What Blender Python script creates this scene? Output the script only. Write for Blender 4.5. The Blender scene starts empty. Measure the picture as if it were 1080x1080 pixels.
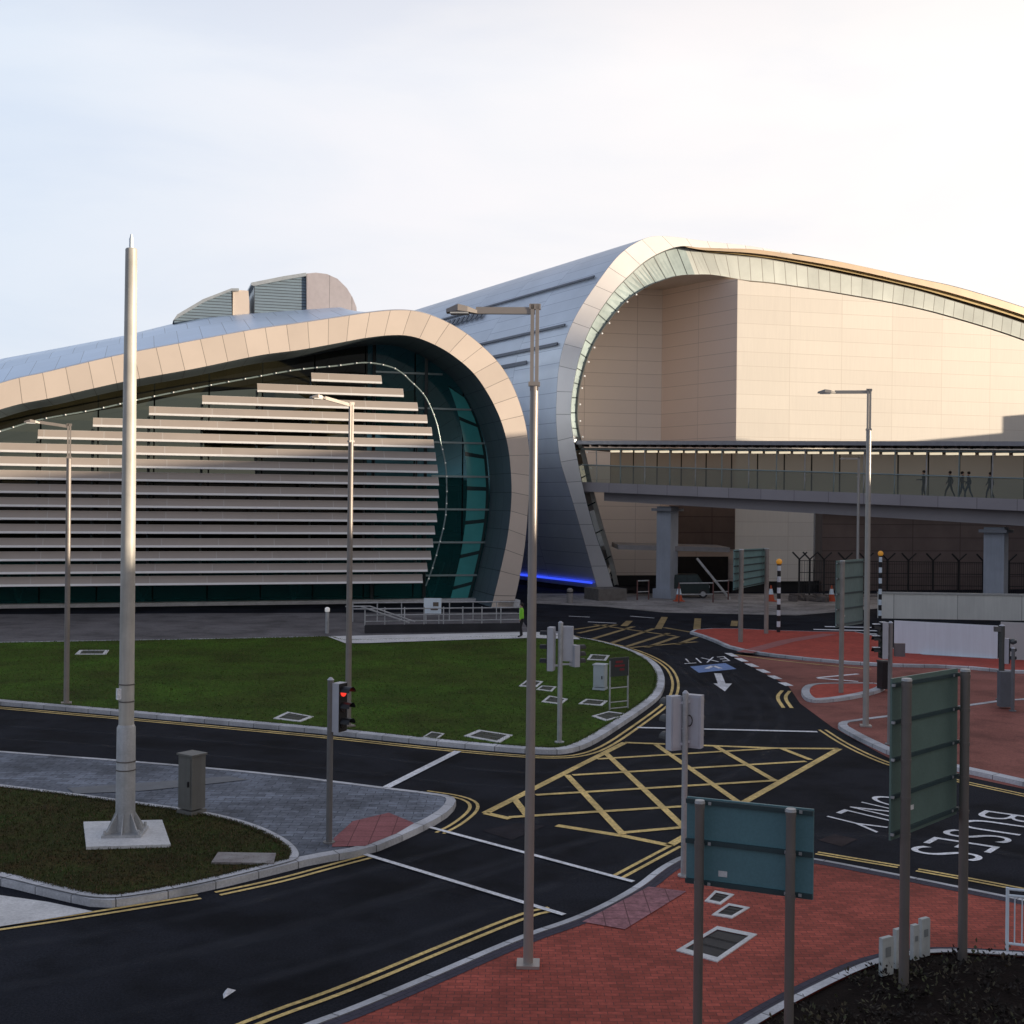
import bpy, bmesh, math, random
from mathutils import Vector, Matrix
random.seed(7)
R = math.radians
SC = bpy.context.scene
# ------------------------------------------------------------ camera, sky, sun, exposure
CAM_H, FPX, CX, CY, ROLL = 7.0, 1300.0, 540.0, 530.0, R(0.6)
cd = bpy.data.cameras.new('camera'); cam = bpy.data.objects.new('camera', cd)
SC.collection.objects.link(cam); SC.camera = cam
cam.location = (0, 0, CAM_H); cam.rotation_euler = (R(90), -ROLL, 0)
cd.sensor_width = 36; cd.lens = 36 * FPX / 1080; cd.shift_y = (CY - 540) / 1080
cd.clip_start = 0.1; cd.clip_end = 3000
SUN_AZ, SUN_EL = R(76), R(6)          # azimuth to the right of straight behind the camera
sdir = Vector((math.sin(SUN_AZ) * math.cos(SUN_EL), -math.cos(SUN_AZ) * math.cos(SUN_EL), math.sin(SUN_EL)))
sl = bpy.data.lights.new('sun', 'SUN'); sl.energy = 5.0; sl.angle = R(0.5); sl.color = (1.0, 0.835, 0.65)
so = bpy.data.objects.new('sun', sl); SC.collection.objects.link(so)
so.rotation_euler = sdir.to_track_quat('Z', 'Y').to_euler(); so.location = (60, -20, 60)
W = bpy.data.worlds.new('World'); SC.world = W; W.use_nodes = True
nt = W.node_tree; nt.nodes.clear()
def WN(t, **k):
    n = nt.nodes.new(t)
    for a, b in k.items(): setattr(n, a, b)
    return n
wo = WN('ShaderNodeOutputWorld'); bg1 = WN('ShaderNodeBackground'); bg2 = WN('ShaderNodeBackground'); add = WN('ShaderNodeAddShader')
sky = WN('ShaderNodeTexSky', sky_type='NISHITA', sun_disc=False, sun_elevation=SUN_EL)
sky.sun_rotation = math.atan2(sdir.x, sdir.y); sky.dust_density = 1.5
nt.links.new(sky.outputs[0], bg1.inputs[0]); bg1.inputs[1].default_value = 0.02
tc = WN('ShaderNodeTexCoord'); sep = WN('ShaderNodeSeparateXYZ'); nt.links.new(tc.outputs['Generated'], sep.inputs[0])
def wramp(src, stops):
    r = WN('ShaderNodeValToRGB'); nt.links.new(src, r.inputs[0]); e = r.color_ramp.elements
    while len(e) < len(stops): e.new(0.5)
    for q, (p, c) in zip(e, stops): q.position = p; q.color = (*c, 1)
    return r
def wmath(op, a, b):
    n = WN('ShaderNodeMath', operation=op)
    for i, s in enumerate((a, b)):
        if isinstance(s, (int, float)): n.inputs[i].default_value = s
        else: nt.links.new(s, n.inputs[i])
    return n.outputs[0]
def wmix(f, a, b, bt='MIX'):
    n = WN('ShaderNodeMixRGB', blend_type=bt)
    for i, s in enumerate((f, a, b)):
        if isinstance(s, (int, float)): n.inputs[i].default_value = s
        elif isinstance(s, tuple): n.inputs[i].default_value = (*s, 1)
        else: nt.links.new(s, n.inputs[i])
    return n.outputs[0]
# thin high overcast: pale lavender on the left, warm white toward the sun on the right, darker overhead
hor = wramp(wmath('ADD', wmath('MULTIPLY', sep.outputs[0], 0.9), 0.5), [(0.0, (.60, .67, .78)), (0.15, (.66, .72, .81)), (0.38, (.79, .79, .825)), (0.66, (.90, .86, .845)), (0.82, (.98, .92, .87)), (1.0, (1.0, .91, .83))])
up = wramp(sep.outputs[2], [(0.0, (1, .94, .93)), (0.08, (1.0, .99, 1.0)), (0.33, (1.03, 1.03, 1.03)), (0.5, (.70, .72, .78)), (0.8, (.42, .45, .54)), (1.0, (.37, .40, .49))])
mp = WN('ShaderNodeMapping'); nt.links.new(tc.outputs['Generated'], mp.inputs[0]); mp.inputs['Scale'].default_value = (1.0, 1.0, 3.6); mp.inputs['Rotation'].default_value = (0, .14, .2)
nz = WN('ShaderNodeTexNoise'); nt.links.new(mp.outputs[0], nz.inputs[0]); nz.inputs['Scale'].default_value = 3.2; nz.inputs['Detail'].default_value = 7; nz.inputs['Roughness'].default_value = .52; nz.inputs['Distortion'].default_value = .3
cl = wramp(nz.outputs[0], [(.36, (.86, .90, .97)), (.50, (.97, .98, 1.0)), (.64, (1.04, 1.02, 1.02))])
bk_ = wramp(wmath('ADD', wmath('MULTIPLY', sep.outputs[1], 0.5), 0.5), [(0.0, (.52, .53, .58)), (0.42, (.60, .61, .66)), (0.70, (1, 1, 1)), (1.0, (1, 1, 1))])
c1 = wmix(1.0, wmix(1.0, hor.outputs[0], up.outputs[0], 'MULTIPLY'), bk_.outputs[0], 'MULTIPLY'); c2 = wmix(.6, c1, cl.outputs[0], 'MULTIPLY')
nt.links.new(c2, bg2.inputs[0]); bg2.inputs[1].default_value = 0.88
nt.links.new(bg1.outputs[0], add.inputs[0]); nt.links.new(bg2.outputs[0], add.inputs[1]); nt.links.new(add.outputs[0], wo.inputs[0])
SC.view_settings.view_transform = 'Standard'; SC.view_settings.look = 'None'; SC.view_settings.gamma = 1; SC.view_settings.exposure = 0.3
SC.render.engine = 'CYCLES'

# ------------------------------------------------------------ measuring: sight lines of the survey photograph onto real planes
SR, CR = math.sin(ROLL), math.cos(ROLL)
def ray(px, py):
    u = (px - CX) / FPX; v = (CY - py) / FPX
    return u * CR - v * SR, u * SR + v * CR
def G(px, py, z=0.0):                       # point at height z
    u, v = ray(px, py); t = (z - CAM_H) / v
    return Vector((u * t, t, z))
def HP(px, py, a, m):                        # point on the upright plane y = a + m x
    u, v = ray(px, py); t = a / (1 - m * u)
    return Vector((u * t, t, CAM_H + v * t))
def prj(p):
    u, v = p.x / p.y, (p.z - CAM_H) / p.y
    return (CX + FPX * (u * CR + v * SR), CY - FPX * (-u * SR + v * CR))
def plane_at(p, m): return p.y - m * p.x

# ------------------------------------------------------------ materials
MATS = {}
def mat(name, col=(.5, .5, .5), rough=.6, metal=0, var=.12, scale=3.0, bump=0.0, bscale=40., col2=None, fine=0.0, fscale=60., gv=.055, stain=0.0, grid=None, gcol=None, gw=.02, emit=None, spec=.5, alpha=1.0, coords='Object', coat=0.0, streak=0.0):
    if name in MATS: return MATS[name]
    m = bpy.data.materials.new(name); m.use_nodes = True; t = m.node_tree; N = t.nodes; L = t.links
    b = N['Principled BSDF']; b.inputs['Roughness'].default_value = rough; b.inputs['Metallic'].default_value = metal
    b.inputs['Specular IOR Level'].default_value = spec; b.inputs['Alpha'].default_value = alpha; b.inputs['Coat Weight'].default_value = coat
    tcn = N.new('ShaderNodeTexCoord'); src = tcn.outputs[coords]
    def noise(sc, det=5, r=.6, s=None):
        n = N.new('ShaderNodeTexNoise'); n.inputs['Scale'].default_value = sc; n.inputs['Detail'].default_value = det; n.inputs['Roughness'].default_value = r
        L.new(s or src, n.inputs['Vector']); return n.outputs['Fac']
    def mix(f, a, c, bt='MIX'):
        n = N.new('ShaderNodeMixRGB'); n.blend_type = bt
        for i, s in enumerate((f, a, c)):
            if isinstance(s, (int, float)): n.inputs[i].default_value = s
            elif isinstance(s, tuple): n.inputs[i].default_value = (*s[:3], 1)
            else: L.new(s, n.inputs[i])
        return n.outputs[0]
    def rng(s, a, c, lo, hi):
        n = N.new('ShaderNodeMapRange'); L.new(s, n.inputs[0])
        for i, q in enumerate((a, c, lo, hi)): n.inputs[i + 1].default_value = q
        return n.outputs[0]
    c = mix(rng(noise(scale), .3, .7, 0, 1), tuple(x * (1 - var) for x in col), tuple(min(1, x * (1 + var)) for x in (col2 or col)))
    if fine: c = mix(1.0, c, mix(rng(noise(fscale, 3, .7), .3, .7, 0, 1), (1 - fine,) * 3, (1 + fine,) * 3), 'MULTIPLY')
    if streak:
        mp_ = N.new('ShaderNodeMapping'); L.new(src, mp_.inputs[0]); mp_.inputs['Scale'].default_value = (6, 6, .35)
        c = mix(1.0, c, mix(rng(noise(1.2, 4, .6, mp_.outputs[0]), .35, .75, 0, 1), (1, 1, 1), (1 - streak,) * 3), 'MULTIPLY')
    if grid:
        gx, gy, off = grid
        br = N.new('ShaderNodeTexBrick'); L.new(tcn.outputs['UV'], br.inputs['Vector'])
        br.offset = off; br.inputs['Scale'].default_value = 1; br.inputs['Brick Width'].default_value = gx; br.inputs['Row Height'].default_value = gy
        br.inputs['Mortar Size'].default_value = gw; br.inputs['Mortar Smooth'].default_value = .1; br.inputs['Bias'].default_value = 0
        br.inputs['Color1'].default_value = (1 - gv,) * 3 + (1,); br.inputs['Color2'].default_value = (1 + gv,) * 3 + (1,); br.inputs['Mortar'].default_value = (1, 1, 1, 1)
        c = mix(1.0, c, br.outputs['Color'], 'MULTIPLY'); c = mix(br.outputs['Fac'], c, gcol or tuple(x * .45 for x in col))
    if stain:
        c = mix(1.0, c, mix(rng(noise(.55, 8, .62), .46, .62, 0, 1), (1 + stain * .3,) * 3, (1 - stain,) * 3), 'MULTIPLY')
        c = mix(1.0, c, mix(rng(noise(.13, 3, .5), .35, .65, 0, 1), (1 - stain * .5,) * 3, (1 + stain * .35,) * 3), 'MULTIPLY')
    L.new(c, b.inputs['Base Color'])
    if bump:
        bn = N.new('ShaderNodeBump'); bn.inputs['Strength'].default_value = bump; bn.inputs['Distance'].default_value = .02
        L.new(noise(bscale, 3), bn.inputs['Height']); L.new(bn.outputs[0], b.inputs['Normal'])
    if emit:
        b.inputs['Emission Color'].default_value = (*emit[0], 1); b.inputs['Emission Strength'].default_value = emit[1]
    MATS[name] = m; return m

# ground family
M_asphalt = mat('asphalt', (.0165, .0185, .025), .85, var=.22, scale=.35, fine=.5, fscale=26, bump=.35, bscale=60, spec=.06, stain=.4)
M_asphalt_old = mat('asphalt_worn', (.15, .145, .15), .85, stain=.3, var=.2, scale=.5, fine=.25, fscale=9, spec=.25)
M_apron = mat('apron_concrete', (.32, .30, .285), .9, stain=.3, var=.3, scale=.25, fine=.2, fscale=4, spec=.2)
M_redroad = mat('red_asphalt', (.27, .095, .074), .85, stain=.25, var=.22, scale=.5, fine=.3, fscale=20, spec=.2, col2=(.27, .10, .08))
M_brick = mat('red_block_paving', (.38, .080, .055), .8, var=.2, scale=.9, gv=.20, stain=.2, fine=.2, fscale=14, grid=(.21, .105, .5), gw=.006, gcol=(.14, .05, .045), spec=.2)
M_greypave = mat('grey_block_paving', (.16, .18, .215), .82, gv=.22, stain=.35, var=.25, scale=.8, fine=.3, fscale=9, grid=(.42, .21, .5), gw=.008, gcol=(.05, .055, .07), spec=.25)
M_bluebrick = mat('blue_brick_band', (.055, .052, .075), .8, var=.2, scale=2, grid=(.21, .105, .5), gw=.006, spec=.2)
M_kerb = mat('kerb_stone', (.55, .56, .58), .8, gv=.12, stain=.22, var=.14, scale=1.2, fine=.15, fscale=25, grid=(.9, 9, 0), gw=.012, gcol=(.16, .165, .17), spec=.25)
M_concrete = mat('pale_concrete', (.68, .68, .67), .85, var=.14, scale=1.2, fine=.15, fscale=18, spec=.2)
M_yel = mat('yellow_paint', (.74, .54, .20), .7, stain=.28, var=.2, scale=1.5, fine=.35, fscale=16, spec=.3)
M_yelold = mat('worn_yellow_paint', (.17, .13, .07), .8, var=.35, scale=.8, fine=.35, fscale=7, spec=.2)
M_whi = mat('white_paint', (.80, .81, .83), .7, stain=.2, var=.12, scale=2, fine=.3, fscale=16, spec=.3)
M_bluep = mat('blue_paint', (.16, .26, .50), .7, var=.15, scale=2, fine=.2, fscale=10, spec=.3)
M_grass = mat('grass_turf', (.060, .078, .012), .95, var=.25, scale=.3, col2=(.046, .100, .009), stain=.2, fine=.6, fscale=9, bump=.8, bscale=30, spec=.1)
M_grass2 = mat('tired_turf', (.085, .052, .020), .95, stain=.25, var=.3, scale=.8, col2=(.026, .044, .008), fine=.55, fscale=16, bump=.8, bscale=45, spec=.1)
M_soil = mat('bark_soil', (.012, .008, .007), .95, var=.4, scale=3, fine=.5, fscale=30, bump=1, bscale=30, spec=.1)
# metals, stone, panels
M_galv = mat('galvanised_steel', (.50, .51, .51), .5, .3, var=.18, scale=2.5, fine=.1, fscale=30, streak=.25)
M_lamp = mat('grey_painted_steel', (.40, .385, .36), .42, .35, var=.08, scale=2)
M_lampdk = mat('bronze_painted_steel', (.19, .17, .155), .45, .3, var=.1, scale=2)
M_fasL = mat('beige_hood_panel', (.68, .585, .50), .42, .15, var=.035, scale=.5, grid=(1.36, 60, 0), gw=.018, gcol=(.24, .2, .17))
M_fasR = mat('silver_hood_panel', (.82, .79, .76), .4, 0, var=.04, scale=.5, grid=(1.7, 60, 0), gw=.02, gcol=(.3, .28, .27))
M_soffit = mat('dark_soffit_panel', (.16, .21, .24), .5, .2, var=.06, scale=.4, grid=(1.36, 1.9, 0), gw=.02, gcol=(.05, .06, .07))
M_roof = mat('blue_grey_standing_seam', (.52, .64, .80), .33, .75, var=.06, scale=.3, grid=(1.5, 6, .5), gw=.02, gcol=(.20, .26, .34))
M_roofR = mat('blue_grey_roof_shingle', (.62, .67, .73), .38, .4, var=.08, scale=.25, grid=(1.15, 7, .5), gw=.022, gcol=(.32, .36, .43))
M_louv = mat('louvre_blade', (.43, .375, .33), .45, .05, var=.05, scale=.6, grid=(3.5, 9, 0), gw=.03, gcol=(.5, .47, .44))
M_lip = mat('louvre_lip', (.88, .87, .84), .4, .2, var=.04)
M_wall = mat('cream_panel', (.84, .755, .675), .55, .05, gv=.02, var=.03, scale=.15, grid=(4.6, 1.13, 0), gw=.022, gcol=(.56, .49, .43))
M_wall3 = mat('pale_cream_panel', (.75, .70, .615), .55, .05, var=.03, scale=.1, grid=(4.6, 1.13, 0), gw=.020, gcol=(.60, .54, .46), gv=.03, streak=.05)
M_brown = mat('brown_cladding', (.18, .135, .12), .6, .1, var=.15, scale=.5, grid=(4, 1.1, 0), gw=.03)
M_gold = mat('lit_eave_gold', (.50, .39, .20), .45, .3, var=.1, scale=.8)  # gold here and brown below put the eave's lit and shaded strips into colour
M_bronze = mat('brown_eave', (.26, .19, .12), .5, .2, var=.15, scale=.5)
M_bridge = mat('bridge_cladding', (.36, .33, .34), .5, .2, var=.06, scale=.5, grid=(2.4, 9, 0), gw=.02)
M_beam = mat('bridge_beam', (.32, .30, .31), .6, 0, var=.08, scale=.4)
M_pier = mat('pier_concrete', (.38, .41, .46), .7, 0, var=.1, scale=.6, streak=.15)
M_dark = mat('near_black', (.012, .012, .014), .6, var=.2)
M_black = mat('black_plastic', (.015, .015, .017), .45, var=.1)
M_tlgrey = mat('signal_grey', (.52, .53, .57), .5, 0, var=.06)
M_cab = mat('cabinet_grey', (.17, .17, .155), .55, 0, var=.08, streak=.2)
M_cabL = mat('cabinet_pale', (.52, .57, .60), .5, var=.08)
M_sign = mat('sign_back_green', (.11, .23, .255), .48, .1, var=.1, scale=1.2, fine=.08, fscale=30)
M_sign2 = mat('sign_back_moss', (.13, .20, .175), .5, .1, var=.14, scale=1.0, fine=.08, fscale=30)
M_signr = mat('sign_rib_dark', (.035, .065, .07), .5, .1, var=.1)
M_white = mat('white_coat', (.80, .90, .97), .5, var=.04, scale=.6, streak=.08)
M_parapet = mat('parapet_render', (.80, .79, .72), .7, var=.07, scale=.4, grid=(3.6, 20, 0), gw=.02, streak=.1)
M_teal = mat('skylit_teal_glass', (.08, .47, .45), .12, 0, grid=(2.25, 30, 0), gw=.14, gcol=(.01, .04, .04), var=.15, scale=.3, spec=.8)
M_tealdk = mat('deep_teal_wall', (.005, .018, .020), .35, 0, var=.5, scale=.3)
M_mull = mat('mullion', (.33, .42, .42), .4, .4, var=.05)
M_mulldk = mat('dark_mullion', (.02, .03, .03), .4, .3, var=.05)
M_led = mat('blue_led', (.02, .05, .8), .5, emit=((.04, .09, 1.0), .9))
M_warm = mat('warm_ceiling_lamp', (.9, .8, .6), .5, emit=((1, .86, .62), .6))
M_bead = mat('small_white_lamp', (.9, .9, .88), .5, emit=((1, .97, .9), .15))
M_red = mat('red_lamp', (.5, .02, .02), .4, emit=((1, .05, .03), .9))
M_amber = mat('amber_globe', (.85, .38, .05), .35, emit=((1, .45, .05), .12))
M_skin = mat('skin', (.42, .27, .2), .6)
M_hiv = mat('hi_vis_green', (.30, .75, .05), .7)
M_cloth = mat('dark_cloth', (.02, .02, .024), .85)
M_cloth2 = mat('navy_cloth', (.025, .03, .055), .85)
M_cloth3 = mat('brown_cloth', (.06, .045, .04), .85)
M_denim = mat('denim', (.05, .07, .11), .85)
M_hair = mat('hair', (.02, .014, .01), .8)
M_cone = mat('cone_orange', (.55, .09, .03), .6)
M_leaf = mat('withered_leaf', (.12, .075, .05), .8, var=.5, scale=2.5, col2=(.035, .045, .015))
M_redtxt = mat('faded_red', (.22, .03, .035), .6)
M_louvgrey = mat('plant_louvre', (.17, .235, .29), .6, 0, var=.05, grid=(50, .22, 0), gw=.03, gcol=(.05, .065, .08))
M_pent = mat('pink_grey_metal', (.55, .50, .50), .35, .55, var=.06, grid=(1.7, 30, 0), gw=.02)
M_carpark = mat('carpark_concrete', (.30, .29, .28), .8, var=.1, scale=.3)

def glassmat(name, tint, trans, rough=.04, grid=None, gcol=(.02, .03, .03), gw=.05, fres=1.45, var=0.0, vs=.2):
    m = bpy.data.materials.new(name); m.use_nodes = True; t = m.node_tree; N = t.nodes; L = t.links; N.clear()
    o = N.new('ShaderNodeOutputMaterial'); gl = N.new('ShaderNodeBsdfGlossy'); gl.inputs['Roughness'].default_value = rough; gl.inputs['Color'].default_value = (.9, .95, .95, 1)
    tr = N.new('ShaderNodeBsdfTransparent'); tr.inputs[0].default_value = (*trans, 1)
    df = N.new('ShaderNodeBsdfDiffuse'); df.inputs[0].default_value = (*tint, 1)
    if var:
        tcn = N.new('ShaderNodeTexCoord'); n = N.new('ShaderNodeTexNoise'); n.inputs['Scale'].default_value = vs; L.new(tcn.outputs['Object'], n.inputs[0])
        mx = N.new('ShaderNodeMixRGB'); L.new(n.outputs[0], mx.inputs[0]); mx.inputs[1].default_value = (*[x * (1 - var) for x in tint], 1); mx.inputs[2].default_value = (*[x * (1 + var) for x in tint], 1); L.new(mx.outputs[0], df.inputs[0])
    s1 = N.new('ShaderNodeMixShader'); s1.inputs[0].default_value = .5; L.new(df.outputs[0], s1.inputs[1]); L.new(tr.outputs[0], s1.inputs[2])
    fr = N.new('ShaderNodeFresnel'); fr.inputs[0].default_value = fres
    s2 = N.new('ShaderNodeMixShader'); L.new(fr.outputs[0], s2.inputs[0]); L.new(s1.outputs[0], s2.inputs[1]); L.new(gl.outputs[0], s2.inputs[2])
    out = s2.outputs[0]
    if grid:
        tcn = N.new('ShaderNodeTexCoord'); br = N.new('ShaderNodeTexBrick'); L.new(tcn.outputs['UV'], br.inputs['Vector']); br.offset = 0
        br.inputs['Scale'].default_value = 1; br.inputs['Brick Width'].default_value = grid[0]; br.inputs['Row Height'].default_value = grid[1]; br.inputs['Mortar Size'].default_value = gw; br.inputs['Mortar Smooth'].default_value = 0
        d2 = N.new('ShaderNodeBsdfDiffuse'); d2.inputs[0].default_value = (*gcol, 1)
        s3 = N.new('ShaderNodeMixShader'); L.new(br.outputs['Fac'], s3.inputs[0]); L.new(out, s3.inputs[1]); L.new(d2.outputs[0], s3.inputs[2]); out = s3.outputs[0]
    L.new(out, o.inputs[0]); return m
G_front = glassmat('facade_glass', (.022, .15, .15), (.28, .50, .48), fres=1.22, grid=(3.5, 40), gcol=(.012, .018, .018), gw=.05, var=.5)
G_clere = mat('clerestory_glass', (.52, .56, .53), .25, .0, var=.12, scale=.3, grid=(1.15, 40, 0), gw=.035, gcol=(.25, .25, .23), spec=.8)  # sky reflection put into a pale base colour
G_bridge = glassmat('bridge_glass', (.19, .21, .19), (.92, 1.0, .95), rough=.08, fres=1.3)
G_back = glassmat('bridge_back_glass', (.80, .70, .55), (.7, .64, .54), rough=.3, fres=1.4, grid=(2.05, 30), gcol=(.06, .06, .05), gw=.05)

# ------------------------------------------------------------ mesh building
class MB:
    def __init__(s): s.v = []; s.f = []; s.m = []; s.uv = []
    def face(s, pts, uv=None, mi=0):
        i = len(s.v); s.v += [tuple(p) for p in pts]; s.f.append(tuple(range(i, i + len(pts)))); s.m.append(mi)
        s.uv.append(uv or [(p[0], p[1]) for p in pts])
    def loft(s, A, B, ua=None, v0=0, v1=1, mi=0, flip=False):
        if ua is None:
            ua = [0]
            for a, b in zip(A, A[1:]): ua.append(ua[-1] + (Vector(b) - Vector(a)).length)
        for i in range(len(A) - 1):
            q = [A[i], A[i + 1], B[i + 1], B[i]]; u = [(ua[i], v0), (ua[i + 1], v0), (ua[i + 1], v1), (ua[i], v1)]
            if flip: q.reverse(); u.reverse()
            s.face(q, u, mi)
    def box(s, c, sz, rz=0, mi=0, M=None):
        x, y, z = sz[0] / 2, sz[1] / 2, sz[2] / 2
        Q = [Vector((a * x, b * y, d * z)) for d in (-1, 1) for b in (-1, 1) for a in (-1, 1)]
        X = (Matrix.Translation(Vector(c)) @ Matrix.Rotation(rz, 4, 'Z')) if M is None else Matrix.Translation(Vector(c)) @ M
        Q = [X @ q for q in Q]
        for k in ((0, 2, 3, 1), (4, 5, 7, 6), (0, 1, 5, 4), (2, 6, 7, 3), (0, 4, 6, 2), (1, 3, 7, 5)):
            s.face([Q[i] for i in k], [(Q[i].x + Q[i].y, Q[i].z) for i in k], mi)
    def bar(s, a, b, w, h=None, mi=0, up=Vector((0, 0, 1))):
        a, b = Vector(a), Vector(b); h = h or w; d = (b - a).normalized()
        sx = d.cross(up)
        if sx.length < 1e-4: sx = d.cross(Vector((0, 1, 0)))
        sx.normalize(); sy = sx.cross(d)
        A = [a + sx * i * w / 2 + sy * j * h / 2 for i, j in ((-1, -1), (1, -1), (1, 1), (-1, 1))]; B = [p + (b - a) for p in A]
        for k in range(4):
            n = (k + 1) % 4; s.face([A[k], A[n], B[n], B[k]], [(0, 0), (w, 0), (w, 1), (0, 1)], mi)
        s.face(A[::-1], None, mi); s.face(B, None, mi)
    def tube(s, pts, r, n=10, mi=0, cap=True):
        pts = [Vector(p) for p in pts]; rr = r if isinstance(r, (list, tuple)) else [r] * len(pts); rings = []
        for i, p in enumerate(pts):
            d = (pts[min(i + 1, len(pts) - 1)] - pts[max(i - 1, 0)]).normalized()
            sx = d.cross(Vector((0, 0, 1)))
            if sx.length < 1e-3: sx = Vector((1, 0, 0))
            sx.normalize(); sy = sx.cross(d).normalized()
            rings.append([p + (sx * math.cos(2 * math.pi * k / n) + sy * math.sin(2 * math.pi * k / n)) * rr[i] for k in range(n)])
        b0 = len(s.v)
        for g in rings: s.v += [tuple(q) for q in g]
        for i in range(len(rings) - 1):
            for k in range(n):
                a = b0 + i * n + k; c = b0 + i * n + (k + 1) % n
                s.f.append((a, c, c + n, a + n)); s.m.append(mi); s.uv.append([(k, i)] * 4)
        if cap:
            s.f.append(tuple(b0 + k for k in range(n - 1, -1, -1))); s.m.append(mi); s.uv.append([(0, 0)] * n)
            e = b0 + (len(rings) - 1) * n
            s.f.append(tuple(e + k for k in range(n))); s.m.append(mi); s.uv.append([(0, 0)] * n)
    def ball(s, c, r, n=10, mi=0, sq=1.0):
        pts = [Vector(c) + Vector((0, 0, -r * sq * math.cos(math.pi * i / n))) for i in range(n + 1)]
        s.tube(pts, [max(r * math.sin(math.pi * i / n), 1e-4) for i in range(n + 1)], 12, mi, False)
    def poly_up(s, pts, z0, z1, mi=0):            # flat outline raised between two heights
        P = [Vector((p[0], p[1], z1)) for p in pts]; Q = [Vector((p[0], p[1], z0)) for p in pts]
        s.face(P, [(p.x, p.y) for p in P], mi)
        for i in range(len(P)):
            j = (i + 1) % len(P); s.face([Q[i], Q[j], P[j], P[i]], None, mi)
    def build(s, name, mats, parent=None, smooth=False):
        me = bpy.data.meshes.new(name); me.from_pydata(s.v, [], s.f); 
        mats = mats if isinstance(mats, (list, tuple)) else [mats]
        for m in mats: me.materials.append(m)
        uvl = me.uv_layers.new(name='UVMap'); k = 0
        for pi, p in enumerate(me.polygons):
            p.material_index = s.m[pi]; p.use_smooth = smooth
            for q in s.uv[pi]: uvl.data[k].uv = q; k += 1
        me.update()
        o = bpy.data.objects.new(name, me); SC.collection.objects.link(o)
        if parent:
            o.parent = parent; o.matrix_parent_inverse = Matrix.Identity(4)
            for v in me.vertices: v.co = parent_inv(parent) @ v.co
        if smooth:
            w = bmesh.new(); w.from_mesh(me); bmesh.ops.remove_doubles(w, verts=w.verts, dist=1e-4); w.to_mesh(me); w.free()
            try: me.set_sharp_from_angle(angle=R(38))
            except Exception: pass
        return o
def world_mat(o):
    X = Matrix.LocRotScale(o.location, o.rotation_euler, None)
    return world_mat(o.parent) @ X if o.parent else X
def parent_inv(o): return world_mat(o).inverted()
def tag(o, label=None, cat=None, group=None, kind=None):
    if label: o['label'] = label
    if cat: o['category'] = cat
    if group: o['group'] = group
    if kind: o['kind'] = kind
    return o
def thing(name, label, cat, loc=(0, 0, 0), rz=0, group=None):
    o = bpy.data.objects.new(name, None); SC.collection.objects.link(o); o.location = loc; o.rotation_euler = (0, 0, rz); o.empty_display_size = .3
    return tag(o, label, cat, group)
def struct(o): o['kind'] = 'structure'; return o
def spl(P, n=6):                                 # Catmull-Rom through points of any dimension
    out = []
    for i in range(len(P) - 1):
        p0 = P[max(i - 1, 0)]; p1 = P[i]; p2 = P[i + 1]; p3 = P[min(i + 2, len(P) - 1)]
        for k in range(n):
            t = k / n
            out.append(tuple(.5 * (2 * b + (c - a) * t + (2 * a - 5 * b + 4 * c - d) * t * t + (3 * b - a - 3 * c + d) * t ** 3) for a, b, c, d in zip(p0, p1, p2, p3)))
    out.append(tuple(P[-1])); return out
def chaikin(P, it=2, closed=True):
    for _ in range(it):
        Q = []; n = len(P)
        if not closed: Q.append(P[0])
        for i in range(n if closed else n - 1):
            a, b = P[i], P[(i + 1) % n]; Q += [a * .75 + b * .25, a * .25 + b * .75]
        if not closed: Q.append(P[-1])
        P = Q
    return P
def offset(P, d, closed=True):                   # positive = to the left of travel
    n = len(P); out = []
    for i in range(n):
        a = P[(i - 1) % n] if closed or i else P[i]; b = P[(i + 1) % n] if closed or i < n - 1 else P[i]
        t = Vector((b.x - a.x, b.y - a.y, 0)).normalized(); out.append(P[i] + Vector((-t.y, t.x, 0)) * d)
    return out
def area(P): return sum(P[i].x * P[(i + 1) % len(P)].y - P[(i + 1) % len(P)].x * P[i].y for i in range(len(P))) / 2
def ribbon(mb, P, w, z=.012, closed=False, mi=0):
    if closed: P = P + [P[0]]
    A = offset(P, w / 2, False); B = offset(P, -w / 2, False)
    for q in A + B: q.z = z
    mb.loft(B, A, None, 0, w, mi)
def sheet(name, px, m, z, it=0):
    P = [G(*p, z) for p in px]
    if it: P = chaikin(P, it)
    if area(P) < 0: P.reverse()
    mb = MB(); mb.face(P, [(p.x, p.y) for p in P]); return struct(mb.build(name, m))
def island(px, fill, fname, kname, kw=.3, h=.12, it=2, kz=.015, tz=0.0):
    P = [pz(G(*p, tz), h) for p in px]
    if area(P) < 0: P.reverse()
    P = chaikin(P, it); I = offset(P, kw); mb = MB()
    c = lambda L, z: [Vector((p.x, p.y, z)) for p in L] + [Vector((L[0].x, L[0].y, z))]
    mb.loft(c(P, -.02), c(P, h), None, 0, .12); mb.loft(c(P, h), c(I, h + kz), None, 0, .3); mb.loft(c(I, h + kz), c(I, h - .08), None, 0, .1)
    struct(mb.build(kname, M_kerb))
    F = offset(P, kw * .6); m2 = MB(); m2.face([Vector((p.x, p.y, h)) for p in F], [(p.x, p.y) for p in F])
    struct(m2.build(fname, fill)); return P

def pz(p, z): return Vector((p.x, p.y, z))
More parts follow.
